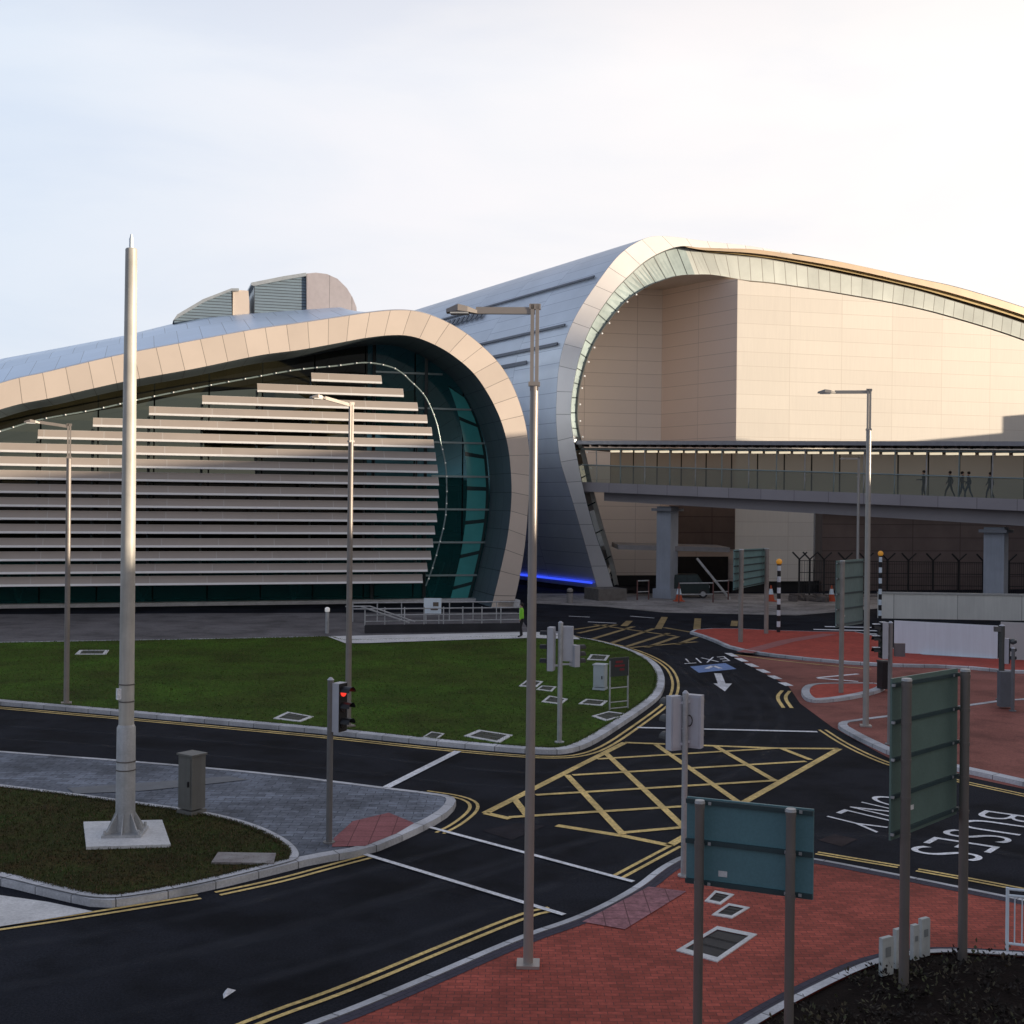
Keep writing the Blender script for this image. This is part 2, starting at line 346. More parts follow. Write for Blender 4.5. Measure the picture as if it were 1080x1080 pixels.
# ============================================================ THE SETTING
mb = MB(); mb.face([(-900, -300, 0), (900, -300, 0), (900, 1400, 0), (-900, 1400, 0)]); struct(mb.build('ground', M_asphalt))
sheet('road', [(-300, 649), (545, 645.5), (560, 668), (372, 674.5), (280, 675), (-300, 683)], M_asphalt_old, .006)
sheet('pavement', [(556, 626), (700, 626), (935, 626), (935, 641), (840, 649), (700, 646), (640, 640), (556, 636)], M_apron, .008)
sheet('road', [(768, 689.5), (920, 703), (1300, 712), (1300, 905), (1080, 832), (944, 803), (878, 767), (844, 742), (831, 723)], M_redroad, .006)

A_px = [(-260, 722), (0, 744), (150, 757), (250, 766), (350, 775), (450, 786), (540, 794), (575, 796), (600, 795.5), (625, 787), (660, 764), (690, 743), (700, 732), (702, 716), (693, 701), (668, 688), (640, 680), (612, 674), (560, 672), (385, 677), (364, 677.5), (355, 673), (280, 675), (0, 680), (-260, 684)]
A_w = island(A_px, M_grass, 'lawn', 'kerb', .32, .13, 2)
sheet('path', [(345, 671), (560, 666.5), (600, 667), (612, 674.2), (560, 672.7), (500, 674.3), (385, 678.2), (364, 678.2)], M_concrete, .16)
B_px = [(-260, 776), (0, 797), (150, 808), (300, 822), (400, 835), (450, 841), (478, 845), (482, 852), (468, 866), (430, 885), (390, 902), (330, 912), (300, 920), (220, 940), (150, 953), (107, 959), (60, 949), (0, 934), (-260, 880)]
B_w = island(B_px, M_greypave, 'pavement', 'kerb', .22, .13, 1)
Bg = [(-260, 795), (0, 829), (60, 836), (150, 848), (220, 858), (265, 870), (295, 884), (309, 896), (311, 905), (300, 909), (215, 930), (150, 942), (108, 947), (60, 937), (0, 922), (-260, 868)]
P = [G(*p, .14) for p in Bg]; P = chaikin(P, 2)
if area(P) < 0: P.reverse()
mb = MB(); mb.face(P, [(p.x, p.y) for p in P]); struct(mb.build('lawn', M_grass2))
mb = MB(); ribbon(mb, P, .2, .155, True); struct(mb.build('kerb', M_kerb))
sheet('pavement', [(352, 884), (372, 866), (410, 857), (437, 868), (418, 879), (385, 892), (350, 893)], mat('pink_tactile', (.30, .11, .115), .8, var=.2, scale=1.5, fine=.2, fscale=20, grid=(.4, .4, 0), gw=.01, spec=.2), .145)
sheet('pavement', [(70, 831), (170, 824), (240, 818.5), (262, 822), (200, 829), (150, 834), (80, 837)], mat('pale_slab', (.19, .2, .21), .8, var=.1, spec=.2), .145)
sheet('pavement', [(-260, 905), (0, 944), (50, 951), (98, 961), (70, 966), (0, 977), (-260, 1010)], M_concrete, .02)
C_px = [(180, 1135), (321, 1079), (366, 1063), (450, 1028), (547, 986), (600, 969), (636, 953), (670, 934), (691, 917), (708, 907), (722, 901), (750, 896), (800, 897), (857, 904), (950, 922), (1010, 934), (1080, 948), (1400, 1010), (1400, 1500), (180, 1500)]
C_w = island(C_px, M_brick, 'pavement', 'kerb', .16, .12, 2, tz=.12)
ci = offset(C_w, .27); mb = MB(); ribbon(mb, ci, .2, .126, True); struct(mb.build('pavement', M_bluebrick))
sheet('pavement', [(614, 972), (684, 935), (724, 940), (659, 980)], mat('pale_tactile', (.32, .15, .165), .8, var=.2, scale=3, fine=.3, fscale=12, grid=(.4, .4, 0), gw=.01, spec=.2), .132)
D_px = [(878, 766), (900, 779), (916, 787), (944, 800), (1023, 817), (1080, 830), (1400, 905), (1400, 735), (1080, 738), (1010, 748), (944, 757), (905, 762)]
D_w = island(D_px, M_redroad, 'pavement', 'kerb', .28, .12, 2)
E_px = [(722, 667), (745, 674), (774, 687), (830, 695), (919, 703), (1010, 705), (1080, 712), (1400, 716), (1400, 690), (1080, 699), (943, 691), (922, 668.5), (844, 668), (760, 664)]
E_w = island(E_px, mat('red_paving', (.42, .072, .05), .8, var=.15, scale=.6, fine=.2, fscale=5, spec=.2), 'pavement', 'kerb', .2, .12, 1)
mb = MB(); ribbon(mb, [G(785, 688, .13), G(830, 676, .13), G(875, 668.6, .13)], .8, .128); struct(mb.build('pavement', mat('pink_band', (.36, .14, .13), .8, spec=.2)))
F_px = [(844, 730), (847, 738), (856, 742), (880, 741), (915, 735), (936, 728), (930, 723), (880, 723), (852, 724)]
island(F_px, mat('red_paving'), 'pavement', 'kerb', .3, .12, 2)
# road-side bed
bed = [(740, 1125), (785, 1090), (850, 1052), (925, 1016), (985, 1005), (1060, 1009), (1120, 1012), (1500, 1040), (1500, 1500), (740, 1500)]
P = chaikin([G(*p, .15) for p in bed], 2)
if area(P) < 0: P.reverse()
mb = MB(); mb.face(P, [(p.x, p.y) for p in P]); struct(mb.build('planting_bed', M_soil))
mb = MB(); ribbon(mb, offset(P, -.06), .15, .19, True)
q = offset(P, -.135); mb.loft([Vector((p.x, p.y, .1)) for p in q + [q[0]]], [Vector((p.x, p.y, .19)) for p in q + [q[0]]]); struct(mb.build('kerb', M_kerb))
mb = MB(); ribbon(mb, offset(P, -.26), .22, .1285, True); struct(mb.build('pavement', M_bluebrick))
# withered ground cover in the bed
def inside(pt, L):
    c = False; j = len(L) - 1
    for i in range(len(L)):
        if (L[i].y > pt[1]) != (L[j].y > pt[1]) and pt[0] < (L[j].x - L[i].x) * (pt[1] - L[i].y) / (L[j].y - L[i].y) + L[i].x: c = not c
        j = i
    return c
mb = MB(); cnt = 0; Pi = offset(P, .12)
while cnt < 900:
    x, y = random.uniform(2.5, 13), random.uniform(10, 19.5)
    if not inside((x, y), Pi) or abs(x / y) > .6: continue
    cnt += 1; hh = random.uniform(.06, .2); rr = random.uniform(.06, .2); warm = 1 if random.random() < .2 else 0; hh, rr = (hh, rr) if not warm else (.25, .28)
    for k in range(random.randint(7, 16)):
        a = random.uniform(0, 6.28); e = random.uniform(.1, 1.3); d = Vector((math.cos(a) * math.cos(e), math.sin(a) * math.cos(e), math.sin(e)))
        c = Vector((x, y, .15)) + d * rr * random.uniform(.2, 1); s_ = Vector((-math.sin(a), math.cos(a), random.uniform(-.4, .4))) * random.uniform(.012, .03)
        t_ = d * random.uniform(.04, .09); mb.face([c - s_ * .3, c + s_ + t_ * .5, c + t_, c - s_ + t_ * .5], None, warm)
tag(mb.build('ground_cover', [mat('dark_leaf', (.018, .013, .009), .9, var=.4, scale=3), M_leaf]), 'withered brown ground cover plants filling the dark bed at the lower right', 'plants', kind='stuff')

def blades(poly, n, hmin, hmax, z, name, label, mats, xlim, edge=None):
    xs = [p.x for p in poly]; ys = [p.y for p in poly]; mb = MB(); c = 0; x0, x1 = max(min(xs), xlim[0]), min(max(xs), xlim[1])
    while c < n:
        if edge and random.random() < edge:
            k = random.randrange(len(poly)); q = poly[k].lerp(poly[(k + 1) % len(poly)], random.random()); x = q.x + random.uniform(-.05, .05); y = q.y + random.uniform(-.05, .05)
            if not x0 < x < x1: c += .2; continue
        else:
            x, y = random.uniform(x0, x1), random.uniform(min(ys), max(ys))
            if not inside((x, y), poly): continue
        c += 1
        for k in range(3):
            a = random.uniform(0, 6.28); h = random.uniform(hmin, hmax); w = h * .22; dx, dy = math.cos(a), math.sin(a); ox, oy = random.uniform(-.04, .04), random.uniform(-.04, .04)
            mb.face([(x + ox - dx * w, y + oy - dy * w, z), (x + ox + dx * w, y + oy + dy * w, z), (x + ox + dy * h * .5, y + oy - dx * h * .5, z + h)], None, random.choice((0, 0, 1)))
    tag(mb.build(name, mats), label, 'grass', kind='stuff')
MG = [mat('blade_green', (.058, .115, .012), .8, var=.3, scale=.4), mat('blade_dry', (.12, .11, .03), .8, var=.3, scale=.6)]
MG2 = [mat('blade_olive', (.045, .058, .012), .8, var=.3, scale=.8), mat('blade_brown', (.10, .065, .028), .8, var=.3, scale=.8)]
Bl = chaikin([G(*p, .14) for p in Bg], 2)
blades(offset(Bl, .1) if area(Bl) > 0 else offset(Bl, -.1), 15000, .02, .055, .14, 'grass', 'short tired brownish grass on the near island round the mast', MG2, (-14, 0), .2)
blades(offset(A_w, .34), 26000, .025, .06, .13, 'grass', 'short green grass across the large kerbed lawn before the louvred terminal', MG, (-26, 9), .2)
# ------------------------------------------------------------ road markings
def mark(name, m): 
    def fin(mb): return struct(mb.build(name, m))
    return fin
mb = MB()
def L2(mb, a, b, w=.16, z=.012, mi=0): ribbon(mb, [G(*a), G(*b)], w, z, False, mi)
BW = .17
for a, b in (((512, 858), (659, 783.5)), ((659, 783.5), (821, 789.5)), ((821, 789.5), (885, 790)), ((885, 790), (784, 847)), ((784, 847), (706, 892)), ((706, 892), (657, 882)), ((657, 882), (587, 871)), ((512, 858), (538, 864))): L2(mb, a, b, BW + .03, .012)
for a, b in (((630, 801), (820, 789.5)), ((604, 818), (850, 803.5)), ((565, 839), (820.5, 823.5)), ((537, 862.5), (784, 847)), ((655, 879), (722, 873))): L2(mb, a, b, BW, .016)
for a, b in (((543, 844), (556, 861)), ((598, 818), (657, 881)), ((639, 795), (724, 876)), ((692, 786), (779, 847)), ((755, 788), (817, 824)), ((823, 789.5), (855, 802))): L2(mb, a, b, BW, .020)
struct(mb.build('road_markings', M_yel))
mb = MB()
for a, b, w in (((402, 834), (483, 793), .22), ((385, 902), (595, 966), .12), ((450, 872.5), (668, 931), .12), ((672, 768), (862, 772.5), .2)): L2(mb, a, b, w, .024)
for x, y in ((771.6, 690.7), (782, 696), (793, 701.7), (805, 707.8), (817, 714.5), (828.6, 721.7)): L2(mb, (x - 4, y - 1.7), (x + 4, y + 1.9), .34, .012)
for a, b in (((846, 667.3), (925, 669)), ((858, 664), (925, 665.5)), ((870, 661), (925, 662))): L2(mb, a, b, .45, .012)
for a, b in (((862, 715), (905, 711)), ((862, 715.5), (905, 719)), ((600, 650), (622, 651)), ((665, 650), (690, 652)), ((620, 656), (650, 657.5))): L2(mb, a, b, .2, .012)
struct(mb.build('road_markings', M_whi))
M_tyre = bpy.data.materials.new('tyre_wear'); M_tyre.use_nodes = True; t_ = M_tyre.node_tree; b_ = t_.nodes['Principled BSDF']; b_.inputs['Base Color'].default_value = (.050, .056, .072, 1); b_.inputs['Roughness'].default_value = .7; b_.inputs['Specular IOR Level'].default_value = .12
uvn = t_.nodes.new('ShaderNodeTexCoord'); sx_ = t_.nodes.new('ShaderNodeSeparateXYZ'); t_.links.new(uvn.outputs['UV'], sx_.inputs[0])
def tm(op, a, b=0.0):
    n = t_.nodes.new('ShaderNodeMath'); n.operation = op
    for i, q in enumerate((a, b)):
        if isinstance(q, (int, float)): n.inputs[i].default_value = q
        else: t_.links.new(q, n.inputs[i])
    return n.outputs[0]
nn_ = t_.nodes.new('ShaderNodeTexNoise'); nn_.inputs['Scale'].default_value = .9; nn_.inputs['Detail'].default_value = 8; t_.links.new(uvn.outputs['Object'], nn_.inputs[0])
al = tm('MULTIPLY', tm('POWER', tm('SINE', tm('MULTIPLY', sx_.outputs[1], math.pi)), 2.0), tm('MULTIPLY', tm('SUBTRACT', nn_.outputs[0], .25), .85))
al = tm('MULTIPLY', al, tm('MINIMUM', tm('MULTIPLY', sx_.outputs[0], .25), 1.0)); t_.links.new(al, b_.inputs['Alpha'])
def wear(pts, sep_=.85, w=.55, z=.0045):
    P = chaikin([G(*p) for p in pts], 3, False); mb = MB()
    for o in (-sep_, sep_):
        Q = offset(P, o, False); A = offset(Q, w / 2, False); B = offset(Q, -w / 2, False)
        for q in A + B: q.z = z
        mb.loft(B, A, None, 0, 1); z += .0012
    struct(mb.build('tyre_wear', M_tyre))
wear([(-200, 1045), (0, 1020), (200, 990), (400, 935), (560, 890), (700, 830), (790, 790), (800, 740), (740, 700), (690, 672), (640, 655)])
wear([(-200, 760), (0, 772), (200, 786), (400, 808), (540, 825), (680, 820), (770, 775), (775, 735), (730, 700)], z=.0075)
wear([(-100, 1090), (200, 1030), (420, 970), (600, 905), (800, 870), (950, 870), (1100, 895), (1300, 940)], z=.0105)
for q in ([(285, 800), (330, 803), (322, 815), (272, 811)], [(470, 940), (500, 930), (520, 936), (492, 947)], [(800, 875), (825, 868), (842, 873), (818, 881)]): sheet('road_patch', q, mat('new_patch', (.0125, .0135, .018), .85, var=.2, fine=.4, fscale=20, spec=.06), .0036)
# yellow edge lines
def near_line(mb, pts, offs, w=.1, z=.012, smooth=True):
    P = [G(*p) for p in pts]
    if smooth: P = chaikin(P, 2, False)
    for o in offs: ribbon(mb, offset(P, o, False), w, z)
mb = MB()
n = len(A_w); 
Aq = chaikin([G(*p) for p in A_px[:18]], 2, False)
sgn = 1 if area([G(*p) for p in A_px]) < 0 else -1
for o in (.30, .52): ribbon(mb, offset(Aq, sgn * o, False), .1, .012)
for o in (.27, .45):
    Bq = chaikin([G(*p) for p in [(440, 838.5), (478, 844), (486, 852), (468, 867), (448, 877)]], 2, False)
    ribbon(mb, offset(Bq, (1 if o else 1) * o, False), .08, .012)
near_line(mb, [(-100, 996), (0, 981), (70, 971), (212, 948)], (-.0, .19), .085)
near_line(mb, [(232, 944.5), (300, 930), (350, 916), (392, 905)], (-.0, .19), .085)
near_line(mb, [(200, 1112), (280, 1077), (366, 1047), (470, 1003), (560, 966), (585, 961)], (0, .19), .085)
near_line(mb, [(655, 927), (690, 908), (718, 893)], (0, .19), .085)
near_line(mb, [(860, 901), (947, 915.5)], (0, .15), .08); near_line(mb, [(966, 919), (1060, 936), (1300, 985)], (0, .15), .08)
near_line(mb, [(864, 770), (885, 784), (915, 799), (944, 810), (1023, 828), (1080, 840), (1300, 890)], (0, .2), .085)
near_line(mb, [(833, 729), (827, 736), (835, 747)], (0, -.28), .13)
near_line(mb, [(775, 690.5), (830, 698), (919, 706)], (0,), .12)
struct(mb.build('road_markings', M_yel))
mb = MB()
for a, b in (((602, 670), (651, 684)), ((651, 684.5), (735, 677)), ((610, 668), (650, 659)), ((625, 674), (668, 661)), ((640, 680), (690, 663)), ((655, 684), (705, 668)), ((682, 683), (715, 671.5)), ((714, 680), (735, 672)), ((606, 664), (640, 659)), ((627, 659), (712, 671)), ((700, 662), (735, 668))): L2(mb, a, b, .28, .012)
for a, b in (((658, 660.5), (664, 655)), ((694, 663.5), (701, 651)), ((735, 664), (736, 652.5)), ((774, 660.5), (775, 655)),): L2(mb, a, b, .4, .016)
struct(mb.build('road_markings', mat('worn_far_yellow', (.30, .22, .10), .8, var=.3, scale=.8, fine=.3, fscale=3, spec=.2)))
def road_text(body, BL, BR, TR, z=.014):
    c = bpy.data.curves.new('lettering', 'FONT'); c.body = body; c.align_x = 'LEFT'; c.space_character = 1.12; c.offset = -.012
    o = bpy.data.objects.new('lettering', c); SC.collection.objects.link(o); dg = bpy.context.evaluated_depsgraph_get()
    me = bpy.data.meshes.new_from_object(o.evaluated_get(dg)); bpy.data.objects.remove(o)
    xs = [v.co.x for v in me.vertices]; ys = [v.co.y for v in me.vertices]; x0, x1, y0, y1 = min(xs), max(xs), min(ys), max(ys)
    bl, br, tr = G(*BL), G(*BR), G(*TR)
    for v in me.vertices:
        p = bl + (br - bl) * ((v.co.x - x0) / (x1 - x0)) + (tr - br) * ((v.co.y - y0) / (y1 - y0)); v.co = (p.x, p.y, z)
    me.materials.clear(); me.materials.append(M_whi); o = bpy.data.objects.new('road_lettering', me); SC.collection.objects.link(o); return struct(o)
road_text('ONLY', (928, 838), (865, 864), (925, 879))
road_text('BUSES', (1038, 855), (956, 898), (1030, 910))
road_text('EXIT', (764, 692.5), (717, 695.5), (722, 700.5))
sheet('road_markings', [(727.7, 703), (765, 699.3), (776.6, 705.5), (737, 709.5)], M_bluep, .012)
mb = MB(); L2(mb, (745, 705.5), (752, 702.5), .2, .016); L2(mb, (752, 702.5), (760, 705.3), .2, .016)
L2(mb, (757, 710.5), (761.5, 722), .3, .012); a, b, c = G(752.5, 721.2), G(772, 721.2), G(764.5, 729.5)
mb.face([Vector((p.x, p.y, .014)) for p in (a, c, b)]); struct(mb.build('road_markings', M_whi))
for q in ([(863, 886), (880, 879.5), (904, 885), (888, 893)],): sheet('road_patch', q, mat('brown_patch', (.045, .036, .038), .85, var=.2, fine=.3, spec=.06), .008)
sheet('road_patch', [(508, 876), (545, 868), (575, 871), (540, 886)], mat('worn_patch', (.030, .028, .034), .85, var=.2, fine=.3, spec=.06), .008)
mb = MB(); p0 = G(238, 1050, .02)
mb.face([p0 + Vector(v) for v in ((-.05, .05, .0), (.0, -.13, .01), (.13, .07, .05), (.02, .04, .09))]); mb.face([p0 + Vector(v) for v in ((-.05, .05, .0), (.02, .04, .09), (-.03, .1, .03))])
tag(mb.build('paper_scrap', M_whi), 'crumpled white scrap of paper lying on the dark road at the lower left', 'litter')

# ============================================================ LEFT TERMINAL BUILDING
ML = .30
aL = plane_at(G(541, 640), ML); nL = Vector((-ML, 1, 0)).normalized(); dL = Vector((1, ML, 0)).normalized()
def onL(px, py, dep=0): return HP(px, py, aL + dep * math.sqrt(1 + ML * ML), ML)
TL = thing('terminal_building', 'low curved terminal with beige hooped edge and long horizontal louvres over dark teal glass', 'building', onL(250, 646) * 1)
TL.location.z = 0
pairsL = [(-480, 628, -475, 655), (-400, 575, -395, 603), (-300, 527, -296, 556), (-200, 480, -195, 508), (-100, 438, -95, 466), (0, 404, 3, 431), (50, 392, 55, 419.5), (127, 374, 133, 402), (197, 360.5, 204, 389), (267, 347.5, 272, 375), (313, 341, 316, 369), (360, 334, 358, 361.5), (390, 329.5, 385, 356.5), (419, 327, 412, 353.5), (443, 329, 433, 354.5), (467, 337.5, 453, 361), (494, 353, 475, 373), (522, 378, 498, 392), (539, 403, 514, 414), (551, 434, 527, 440), (557, 464, 535, 467), (559, 495, 538.5, 493), (557.5, 529, 539.5, 525), (554, 572, 535.5, 565), (548, 610, 527, 605), (541, 641, 517, 645)]
sp = spl(pairsL, 6)
OL = [onL(a, b) for a, b, c, d in sp]; IL = [onL(c, d) for a, b, c, d in sp]
ua = [0]
for a, b in zip(OL, OL[1:]): ua.append(ua[-1] + (b - a).length)
mb = MB(); mb.loft(OL, IL, ua, 0, 2); mb.build('hood_fascia', M_fasL, TL, True)
DL = 5.4
IG = [p + nL * DL for p in IL]
mb = MB(); mb.loft(IL, IG, ua, 0, DL); mb.build('hood_soffit', M_soffit, TL, True)
# roof shell
crest_px = [(-480, 600), (-300, 500), (-200, 450), (-100, 410), (0, 378.5), (57, 368), (133, 353.5), (183, 341), (213, 334), (267, 330), (300, 328), (383, 326), (460, 327)]
def crest_y(x):
    for (a, b), (c, d) in zip(crest_px, crest_px[1:]):
        if a <= x <= c: return b + (d - b) * (x - a) / (c - a)
    return None
CRL = []
for p, (a, b, c, d) in zip(OL, sp):
    q = p + nL * 17; s = prj(q)
    if c < 440 and crest_y(s[0]) is not None:
        yy = crest_y(s[0]); z = CAM_H + (CY - yy + (s[0] - CX) * math.tan(ROLL)) / FPX * q.y
        w = min(1, max(0, (440 - a) / 60)); q.z = q.z * (1 - w) + z * w
    CRL.append(q)
mid = [(p * .5 + q * .5) + Vector((0, 0, .12 * max(0, q.z - p.z))) for p, q in zip(OL, CRL)]
BKL = [q + nL * 25 + Vector((0, 0, -max(0, q.z) * .18)) for q in CRL]
mb = MB(); mb.loft(OL, mid, ua, 0, 8.5); mb.loft(mid, CRL, ua, 8.5, 17); mb.loft(CRL, BKL, ua, 17, 42); mb.build('roof', M_roof, TL, True)
mb = MB(); mb.loft([p + nL * .05 - Vector((0, 0, 0)) for p in OL], [p + nL * .35 + Vector((0, 0, .10)) for p in OL], ua, 0, .3); mb.build('roof_edge', mat('pale_roof_edge', (.62, .6, .6), .4, .3), TL, True)
# glass wall behind the louvres
gl = [p for p in IG if p.z > 0]; zb = .12
base = [Vector((p.x, p.y, zb)) for p in gl]
mb = MB()
ug = [(p - gl[0]).dot(dL) for p in gl]
for i in range(len(gl) - 1):
    if abs(gl[i + 1].x - gl[i].x) < 1e-3: continue
    mb.face([base[i], base[i + 1], gl[i + 1], gl[i]], [(ug[i], 0), (ug[i + 1], 0), (ug[i + 1], gl[i + 1].z), (ug[i], gl[i].z)])
# area past the widest point of the curve is folded back by the loop above, so trim: only use the part up to the extreme, then mirror fill
mb.v.clear(); mb.f.clear(); mb.m.clear(); mb.uv.clear()
xm = max(range(len(gl)), key=lambda i: (gl[i] - gl[0]).dot(dL))
low = gl[xm:]
def low_z(t):
    for a, b in zip(low, low[1:]):
        ta, tb = (a - gl[0]).dot(dL), (b - gl[0]).dot(dL)
        if min(ta, tb) <= t <= max(ta, tb) and abs(ta - tb) > 1e-6: return a.z + (b.z - a.z) * (t - ta) / (tb - ta)
    return zb if t < (low[-1] - gl[0]).dot(dL) else low[0].z
for i in range(xm):
    t0, t1 = ug[i], ug[i + 1]; z0, z1 = max(zb, low_z(t0)), max(zb, low_z(t1))
    a = Vector((gl[i].x, gl[i].y, z0)); b = Vector((gl[i + 1].x, gl[i + 1].y, z1))
    mb.face([a, b, gl[i + 1], gl[i]], [(t0, z0), (t1, z1), (t1, gl[i + 1].z), (t0, gl[i].z)])
iv = max(i for i in range(xm) if prj(gl[i])[0] < 392)
m1, m2 = MB(), MB()
for q_, f_, u_ in zip(range(xm), mb.f, mb.uv):
    V_ = [Vector(mb.v[k]) for k in f_]
    if q_ >= iv or min(V_[2].z, V_[3].z) < 3.5: m2.face(V_, u_)
    else:
        a_, b_ = pz(V_[0], 3.3), pz(V_[1], 3.3); m2.face([V_[0], V_[1], b_, a_], [u_[0], u_[1], (u_[1][0], 3.3), (u_[0][0], 3.3)])
        m1.face([a_, b_, V_[2], V_[3]], [(u_[0][0], 3.3), (u_[1][0], 3.3), u_[2], u_[3]])
m1.build('glass_wall', glassmat('brown_reflection_glass', (.030, .028, .014), (.16, .17, .13), fres=1.22, grid=(3.5, 40), gcol=(.012, .014, .012), gw=.05, var=.8, vs=.35), TL)  # brown tint stands in for dark reflections in the upper left panes
m2.build('glass_wall', G_front, TL)
# mullions: thin pale transoms in the open part right of the louvres
def inner_x(y):       # x where the glass meets the hood, by picture height on the right flank
    best = None
    for p in gl[:]:
        s = prj(p)
        if s[0] > 380 and (best is None or abs(s[1] - y) < abs(best[1] - y)) and gl.index(p) >= xm - 40: best = s
    return best[0] if best else 505
for y, x0 in ((392, 395), (430, 430), (466, 445), (502, 455), (537, 455), (572, 450), (607, 440)):
    a = onL(x0, y + 0, DL - .12); b = onL(inner_x(y), y, DL - .12); b.z = a.z
    mb = MB(); mb.bar(a, b, .08, .13); mb.build('transom', M_mull, TL)
mb = MB()
a = onL(450, 365, DL - .1); mb.bar(Vector((a.x, a.y, 0)), a, .22, .22); mb.build('mullion', M_mulldk, TL)
a = onL(395, 360, DL - .1); mb = MB(); mb.bar(Vector((a.x, a.y, 0)), a, .22, .22); mb.build('mullion', M_mulldk, TL)
# teal panes along the curve, sky light from behind put into their colour
ri = [p for p in IG if prj(p)[0] > 455 and prj(p)[1] > 418]
mb = MB()
Lq = []
for k in range(len(ri)):
    t = (ri[min(k + 1, len(ri) - 1)] - ri[max(k - 1, 0)]).normalized(); w_ = Vector((-t.z, 0, t.x)); inward = dL * w_.x + Vector((0, 0, w_.z))
    inward = dL * (-t.z if False else -abs(t.z)) + Vector((0, 0, -t.dot(dL) * -1 if t.z > 0 else t.dot(dL)))
    Lq.append((ri[k], inward.normalized()))
A = [p - nL * .06 + i_ * .10 for p, i_ in Lq]; B = [p - nL * .06 + i_ * 1.7 for p, i_ in Lq]
mb.loft(A, B); mb.build('teal_pane_band', M_teal, TL)
# interior: floor slabs, back wall, raking struts seen through the glass
mb = MB(); c0, c1 = onL(-420, 640, DL + 8), onL(500, 640, DL + 8)
for z in (.1, 4.4, 8.4): 
    a, b = Vector((c0.x, c0.y, z)), Vector((c1.x, c1.y, z)); mb.bar(a, b - dL * (2 if z > 5 else 0), 12, .3)
mb.build('floor_slab', M_tealdk, TL)
mb = MB(); a, b = onL(-470, 640, DL + 14), onL(505, 640, DL + 14); 
mb.bar(Vector((a.x, a.y, 4.5)), Vector((b.x, b.y, 4.5)), .4, 9); mb.build('interior_wall', mat('interior_brown', (.022, .020, .013), .7, var=.5, scale=.3), TL)
mb = MB(); a, b = onL(215, 430, DL + 3), onL(440, 430, DL + 3); mb.bar(Vector((a.x, a.y, 11)), Vector((b.x, b.y, 14)), .3, 2.2, 0); mb.build('interior_bulkhead', mat('olive_interior', (.10, .13, .03), .7, var=.6, scale=.6), TL)
for x, t in ((150, 1), (310, 1), (455, 1), (-10, 1), (20, 0)):
    mb = MB(); b = onL(x, 645, DL + 1.2); b.z = .1
    mb.bar(b, b + dL * .9 + Vector((0, 0, 2.6)), .16); mb.bar(b, b - dL * .9 + Vector((0, 0, 2.6)), .16); mb.build('raking_strut', mat('pale_teal_steel', (.12, .24, .25), .4), TL)
# louvres
LV = [(405, 402, 328), (419, 425, 271), (433.5, 440, 213), (446.5, 450, 157), (459.5, 455, 98), (472.5, 457, 40), (486, 459, -420), (499, 461, -420), (512, 462, -420), (525, 462, -420), (538, 461, -420), (550.5, 460, -420), (563.5, 458, -420), (577, 456, -420), (590, 454, -420), (602.5, 450, -420), (614.5, 445, -420)]
DV = 1.6
for y, xr, xl in LV:
    b = onL(xr, y, DV); a = onL(xl, y, DV); a.z = b.z + (0.0); xa = a
    mb = MB(); n_ = -nL
    prof = [(0.0, .57, .02), (0.25, .13, 0), (0.30, .0, 1), (0.22, -.02, 1), (-.02, .51, 0)]   # forward, up
    pa = [a + n_ * f + Vector((0, 0, u)) for f, u, _ in prof]; pb = [b + n_ * f + Vector((0, 0, u)) for f, u, _ in prof]
    ln = (b - a).length
    for k in range(5):
        j = (k + 1) % 5; mb.face([pa[k], pb[k], pb[j], pa[j]], [(ln, 0), (0, 0), (0, .5), (ln, .5)], 1 if k in (1, 2) else 0)
    mb.face(pa, None); mb.face(pb[::-1], None)
    mb.build('louvre', [M_louv, M_lip], TL)
for x in (-76, -18, 40, 98, 157, 213, 271, 328, 385, 440):
    t = [l for l in LV if l[2] <= x <= l[1] + 2]
    if not t: continue
    hi = onL(x, t[0][0] - 7, DV + .35); lo = onL(x, 613, DV + .35); lo.x, lo.y = hi.x, hi.y
    mb = MB(); mb.bar(lo, hi, .1, .28); mb.build('louvre_bracket', M_mulldk, TL)
# string of small lamps along the inner frame edge
ls = [(-60, 472), (0, 455), (40, 443), (100, 432), (153, 420), (213, 408), (267, 398), (313, 390), (353, 386), (386, 382.5), (411, 386.7), (424, 393.6), (433, 402), (443, 411.7), (451, 423), (460, 445), (465, 468), (469, 485), (471, 507), (470, 543), (464, 571), (456, 599), (449, 618)]
lp = [onL(a, b, DV + .5) for a, b in spl(ls, 6)]
mb = MB(); mb.tube(lp, .05, 6); ca = mb.build('lamp_cable', M_mull, TL)
acc = 0
for a, b in zip(lp, lp[1:]):
    acc += (b - a).length
    if acc > .75: acc = 0; mb = MB(); mb.ball(b - nL * .1, .05, 6); mb.build('cable_lamp', M_bead, ca)
mb = MB(); a, b = onL(-450, 648, 4.6), onL(515, 645, 4.6); a.z = b.z = .12; mb.bar(a, b, .8, .24); mb.build('plinth', M_concrete, TL)
mb = MB(); a, b = onL(522, 640, .8), onL(545, 640, .8); mb.bar(Vector((a.x, a.y, .2)), Vector((b.x, b.y, .2)), 1.6, .5); mb.build('hood_footing', M_concrete, TL)
